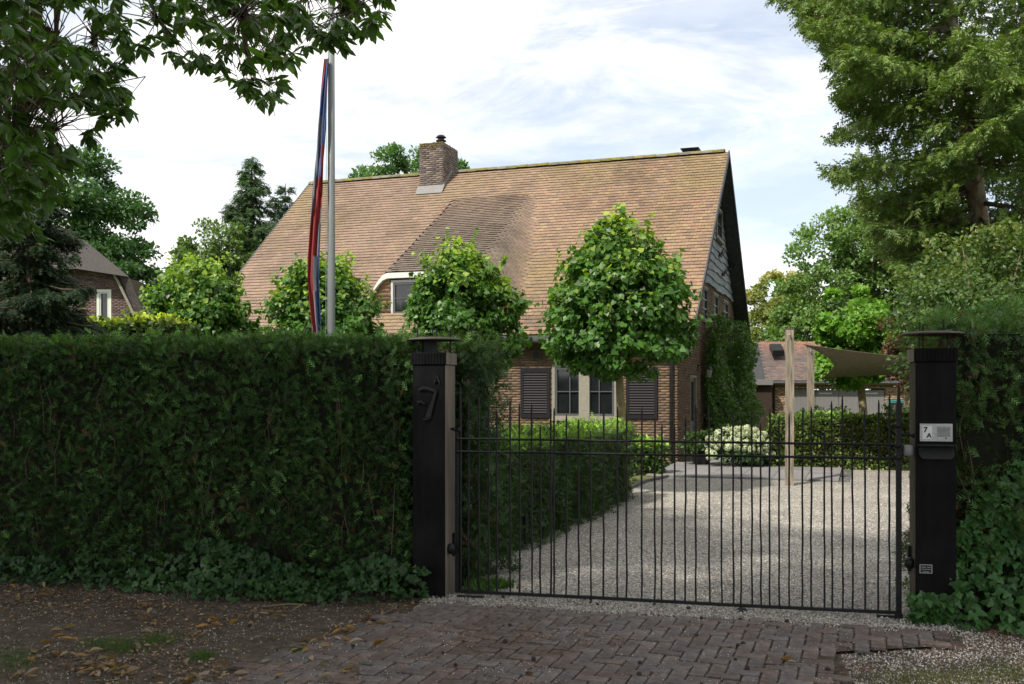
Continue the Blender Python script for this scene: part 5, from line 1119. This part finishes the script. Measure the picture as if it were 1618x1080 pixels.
# ------------------------------------------------------------------ street chestnut overhead: its outer boughs hang into the view
MX = [-50, 0, 40, 90, 120, 180, 205, 215, 240, 300, 350, 372, 405, 440, 452, 500, 545, 580, 600, 612, 620]
MYv = [400, 388, 372, 330, 238, 205, 190, 95, 92, 120, 140, 150, 178, 180, 115, 95, 88, 70, 45, 10, -40]
ch = thing('chestnut_tree', 'sweet chestnut whose leafy boughs hang into the top left of the view', 'tree', (-8.5, 2.5, 0)); co = np.array([-8.5, 2.5, 0.])
def mask(px, py):
    ly = np.interp(px, MX, MYv); ok = (py < ly) & (px < 620)
    hole = ((px - 110) / 40) ** 2 + ((py - 45) / 30) ** 2 < 1
    hole |= ((px - 208) / 18) ** 2 + ((py - 20) / 28) ** 2 < 1
    gapp = (px > 325) & (px < 352) & (py > 125); low = (px > 352) & (px < 450) & (py > 118) & (py < 140) & (np.abs(px - 385) > 10)
    return ok & ~hole & ~gapp & ~low
tips_, dens_ = [], []
rg = np.random.default_rng(77)
while len(tips_) < 720:
    px = rg.uniform(-60, 615); py = rg.uniform(-60, 385); Y = rg.uniform(7.4, 10.8) - (1.2 if px < 120 else 0)
    if not mask(np.array(px), np.array(py + 18)): continue
    if px > 210 and rg.random() < .15: continue
    if vnoise(px, py, 61, .022) < .30 and rg.random() < .75: continue
    tips_.append(at(px, py, Y))
for px, py in ((400, 128), (392, 152), (410, 158), (425, 150), (388, 135), (150, 210), (140, 222), (185, 190), (55, 375), (600, 22), (585, 35), (520, 74), (532, 78), (512, 68), (540, 66), (505, 60), (525, 60), (560, 50), (548, 45)): tips_.append(at(px, py - 6, 8.6))
tips_ = np.array(tips_); LP, LD, LN, LS = [], [], [], []
for tpz in tips_:
    m = rg.integers(6, 11); a0 = rg.uniform(0, 6.28); ax = rg.normal(size=3) * .35 + np.array([.35, 0, -.6]); 
    for k in range(m):
        a = a0 + 6.283 * k / m + rg.uniform(-.3, .3); rad_ = np.array([math.cos(a), math.sin(a) * .9, 0])
        d = rad_ * rg.uniform(.7, 1.1) + ax * rg.uniform(.6, 1.1); d /= np.linalg.norm(d)
        LP.append(tpz + rg.normal(size=3) * .012); LD.append(d); LN.append(np.array([0, 0, 1.]) + rad_ * .5 + rg.normal(size=3) * .25); LS.append(rg.uniform(.085, .17))
LP, LD, LN, LS = map(np.array, (LP, LD, LN, LS))
ppx = 809 + LP[:, 0] / LP[:, 1] * F; score = LS / LP[:, 1] - 10 * (ppx < 0); order = np.argsort(-score); nbig = 280
Fr_ = frames(LD, LN); big = order[:nbig]; oth = order[nbig:]
CHC = (.068, .138, .028)
kind(scatter('leaves', T_CHEST, LP[oth] - co, Fr_[oth], LS[oth] * 1.0, tint(len(oth), CHC, .3), M['leaf'], ch), 'stuff')
from mathutils import Matrix
lm = []
for q in range(6): v = np.array(T_CHEST[0], float); v[:, 0] *= 1 + .12 * (q % 3 - 1); lm.append(fastmesh('leaf', v, T_CHEST[1], np.repeat(np.clip(tint(1, CHC, .3), 0, 1), len(v), 0)))
for n_, i in enumerate(big):
    o = link('leaf', lm[n_ % 6], M['leaf'], ch); o.matrix_local = Matrix.Translation((LP[i] - co).tolist()) @ Matrix(Fr_[i].tolist()).to_4x4() @ Matrix.Diagonal((LS[i], LS[i], LS[i], 1))
cat_ = rg.choice(len(tips_), 110, replace=False); lines = []          # thin yellowish catkins
for i in cat_:
    for _ in range(3): d = rg.normal(size=3) * .5 + np.array([.3, 0, -.1]); d /= np.linalg.norm(d); p = tips_[i] - co; lines.append(([tuple(p), tuple(p + d * .07), tuple(p + d * .13 + np.array([0, 0, -.03]))], [.0025, .003, .002]))
M['catkin'] = mat('catkin', (.20, .19, .09), .8); kind(tubes('catkins', lines, M['catkin'], ch, 3), 'stuff')
# boughs and twigs
def bough(pts, r0, r1):
    pts = [np.array(p) - co for p in pts]; n = len(pts); tubes('bough', [([tuple(p) for p in pts], list(np.linspace(r0, r1, n)))], M['bark'], ch, 8)
bough([(-8.4, 2.6, 4.6), (-6.4, 5.2, 6.0), at(60, -120, 8.2), at(60, 20, 8.6), at(40, 200, 8.4)], .13, .012)
bough([(-6.4, 5.2, 6.0), at(150, -200, 8.6), at(290, -60, 9.0), at(380, 20, 9.0), at(398, 128, 8.6)], .10, .006)
bough([at(150, -200, 8.6), at(330, -120, 9.2), at(480, -30, 9.2), at(560, 15, 9.1)], .07, .008)
bough([at(60, -120, 8.2), at(90, 0, 8.7), at(88, 90, 8.8), at(100, 200, 8.8)], .04, .007)
bough([at(0, 40, 8.0), at(45, 30, 8.3), at(68, -10, 8.4)], .012, .016)
anch = np.array([at(60, -60, 8.5), at(60, 100, 8.6), at(88, 60, 8.8), at(200, -60, 8.9), at(290, -60, 9.0), at(380, 20, 9.0), at(480, -30, 9.2), at(560, 15, 9.1), at(90, 200, 8.8), at(20, 250, 8.2), at(150, 60, 9), at(250, 30, 9), at(180, 130, 9)]); tw_ = []
for tpz in tips_:
    j = np.argmin(((anch - tpz) ** 2).sum(1)); a = anch[j]; mid = (a + tpz) / 2 + rg.normal(size=3) * .08 + np.array([0, 0, .06]); tw_.append(([tuple(a - co), tuple(mid - co), tuple(tpz - co)], [.007, .005, .002]))
kind(tubes('twigs', tw_, M['bark'], ch, 3), 'stuff')
# the crown itself, above and beside the camera, out of view: it shades the verge, hedge and paving
def clear(P):
    px = 809 + P[:, 0] / np.maximum(P[:, 1], .3) * F; py = 615 - (P[:, 2] - CH) / np.maximum(P[:, 1], .3) * F
    return (P[:, 1] < .5) | (py < -90) | (px < -90) | (px > 1700)
def crown(parent, base, blobs, n, sz, clump=.8, wt=(1, 1, 1, 1)):
    P = []
    for b, w_ in zip(blobs, wt):
        k = int(n // len(blobs) * w_); nc = 60; cc = np.array(b[:3]) + unit(nc) * np.array(b[3:]) * (rng.uniform(.45, 1, nc) ** .5)[:, None]; ix = rng.integers(0, nc, k); P.append(cc[ix] + rng.normal(size=(k, 3)) * clump * .5)
    P = np.concatenate(P); P = P[clear(P)]; k = len(P); d = unit(k); d[:, 2] -= .4
    kind(scatter('crown', T_OVAL, P - np.array(base), frames(d, unit(k) + np.array([0, 0, 1])), sz * rnd(k, .7, 1.2), tint(k, CHC, .25), M['leaf'], parent), 'stuff')
crown(ch, co, [(-7, 2.5, 8.5, 5.0, 4.6, 3.2), (-11, 5, 8, 4, 4, 3), (-6, 4.2, 9.4, 4.2, 2.8, 2.4), (-9, -1, 9, 4.5, 4, 3.2)], 24000, .42, wt=(1, 1, .22, 1))
tubes('trunk', [([(0, 0, -.1), (.05, 0, 1.5), (.1, .1, 4.6), (0, 0, 8.5)], [.42, .36, .30, .16])], M['bark'], ch, 14)
c2 = thing('chestnut_tree', 'second street chestnut standing behind the viewpoint', 'tree', (1.5, -3.5, 0)); cc0 = (1.5, -3.5, 0)
crown(c2, cc0, [(-1.5, -1.5, 8.6, 4.2, 3.8, 2.8), (3.0, -2.5, 8.8, 4.0, 3.8, 2.8), (0.5, 1.5, 10.2, 3.8, 2.8, 2.2)], 14000, .42)
tubes('trunk', [([(0, 0, -.1), (.05, 0, 1.5), (0, .1, 4.6), (0, 0, 8.5)], [.38, .33, .28, .15])], M['bark'], c2, 14)

# ------------------------------------------------------------------ litter on the verge and the paving
def leafmesh(s):
    rr_ = random.Random(s); b = MB(); n = 4; c = rr_.uniform(.3, .9)
    for i in range(n + 1):
        f = i / n; w = .19 * math.sin(math.pi * min(1, f * .92 + .06)) ; z = .12 * math.sin(f * 3 + s) * c + .02
        b.v += [(-w, f - .5, z + abs(w) * c * 1.6), (0, f - .5, z), (w, f - .5, z + abs(w) * c * (1.9 if s % 2 else .6))]
    for i in range(n): a = 3 * i; b.f += [(a, a + 1, a + 4, a + 3), (a + 1, a + 2, a + 5, a + 4)]
    return b
lms = []
clus = [(25, 940), (60, 945), (105, 930), (150, 925), (10, 968), (230, 965), (225, 955), (245, 985), (120, 1035), (150, 1035), (185, 1030), (170, 1045), (95, 1040), (185, 1058), (80, 1045), (330, 985), (370, 980), (420, 963), (440, 970), (430, 975), (530, 1005), (545, 1000), (520, 1015), (560, 990), (500, 1023), (585, 985), (600, 975), (620, 970), (110, 1010), (30, 1070), (300, 1075), (320, 1078), (160, 1060), (280, 1050), (235, 1035), (200, 1060), (350, 1048), (650, 960)]
n_ = 0; random.seed(33)
while n_ < 275:
    if random.random() < .72: c = random.choice(clus); px, py = random.gauss(c[0], 16), random.gauss(c[1], 6)
    else: px, py = random.uniform(-20, 640), random.uniform(925, 1085)
    if n_ > 264: px, py = random.choice([(1243, 1050), (1250, 1055), (1160, 1060), (1300, 1045), (1390, 1050), (720, 1055), (1324, 1048), (1150, 1030), (560, 1060), (835, 1072)])
    if py < 922 or px > 690 and n_ < 265: continue
    X, Y = gnd(px, py)
    if len(lms) < 6: o = leafmesh(len(lms)).build('fallen_leaf', M['dead']); lms.append(o)
    else: o = link('fallen_leaf', lms[n_ % 6].data)
    s = random.uniform(.038, .10); o.location = (X, Y, .012 + random.random() * .012 + (.012 if inside(X, Y, PV) else 0)); o.rotation_euler = (random.gauss(0, .22), random.gauss(0, .22), random.uniform(0, 6.28)); o.scale = (s, s, s)
    tag(o, 'dry curled yellow brown leaf lying on the ground before the hedge and gate', 'fallen leaf', 'fallen leaves on the verge'); n_ += 1
cb = MB(); prof = [(.001, -.9), (.55, -.75), (.85, -.3), (.8, .2), (.5, .7), (.001, 1.0)]; cb.lathe(prof, (0, 0, 0), 9)
for i in range(len(cb.v)): a, b_, c = cb.v[i]; s = 1 + .18 * ((i * 7) % 3 - 1); cb.v[i] = (a * s, b_ * s, c)
for ring in range(4):
    for k in range(8):
        a = 2 * math.pi * (k + ring * .5) / 8; z = -.6 + ring * .38; r_ = [.75, .95, .85, .6][ring]; cx, sx_ = math.cos(a), math.sin(a)
        cb.add([(cx * r_ * .7 - sx_ * .2, sx_ * r_ * .7 + cx * .2, z), (cx * r_ * .7 + sx_ * .2, sx_ * r_ * .7 - cx * .2, z), (cx * (r_ + .3), sx_ * (r_ + .3), z + .22)], [(0, 1, 2)])
c0 = None
for px, py in ((795, 950), (944, 962), (1034, 962), (806, 996), (798, 1022), (843, 1050), (1011, 1056), (720, 1060), (1108, 984), (1170, 986), (1166, 1028), (1174, 1025), (1181, 1066), (1162, 1051), (1308, 1067), (1100, 1012), (1243, 989), (1088, 968), (558, 1029), (580, 986), (395, 996), (700, 1040), (1010, 1075)):
    if c0 is None: c0 = cb.build('pine_cone', M['cone']); o = c0
    else: o = link('pine_cone', c0.data)
    X, Y = gnd(px, py); s = random.uniform(.010, .015); o.location = (X, Y, .038); o.scale = (s, s, s * 1.35); o.rotation_euler = (R(90) + random.gauss(0, .2), 0, random.uniform(0, 6.28))
    tag(o, 'small dark brown pine cone lying on the ground in front of the gate', 'pine cone', 'pine cones on the paving')
t = thing('fallen_twig', 'pale forked twig lying on the verge before the left hedge', 'twig'); a = gnd(420, 962); MB().tube([(*gnd(418, 962), .02), (*gnd(455, 960), .03), (*gnd(478, 960), .028), (*gnd(458, 970), .02)], [.004, .005, .005, .003], 5).build('stem', M['catkin'], t)
t = thing('fallen_twig', 'reddish brown stick lying near the foot of the left pillar', 'twig'); MB().tube([(*gnd(603, 975), .02), (*gnd(628, 963), .03)], [.006, .004], 5).build('stem', M['twig'], t)
def grass_patch(label, spots, n, h, base):
    P = []
    for _ in range(n): s = random.choice(spots); P.append((*gnd(random.gauss(s[0], s[2]), max(930, random.gauss(s[1], s[3]))), .0))
    P = np.array(P); k = len(P); d = unit(k) * .55 + np.array([0, 0, 1.]); sz = rnd(k, .5, 1.2) * h
    o = scatter('grass', T_BLADE, P, frames(d, unit(k)), np.c_[sz * .9, sz, sz], tint(k, base, .3), M['grass']); kind(o, 'stuff'); tag(o, label, 'grass')
grass_patch('short green grass tufts growing on the bare verge at the left', [(175, 1018, 22, 5), (190, 1026, 22, 4), (320, 1038, 10, 4), (475, 1030, 8, 3), (20, 1045, 25, 10), (250, 1012, 20, 5)], 2600, .035, (.07, .13, .03))
grass_patch('thin yellowish grass at the lower right corner', [(1450, 1074, 50, 7), (1530, 1070, 60, 8), (1600, 1062, 50, 10)], 2600, .03, (.14, .16, .05))
grass_patch('grass and weeds at the gravel edge just inside the gate', [(765, 925, 10, 4), (780, 905, 8, 6), (795, 890, 8, 6), (760, 935, 12, 3)], 700, .10, (.07, .15, .03))
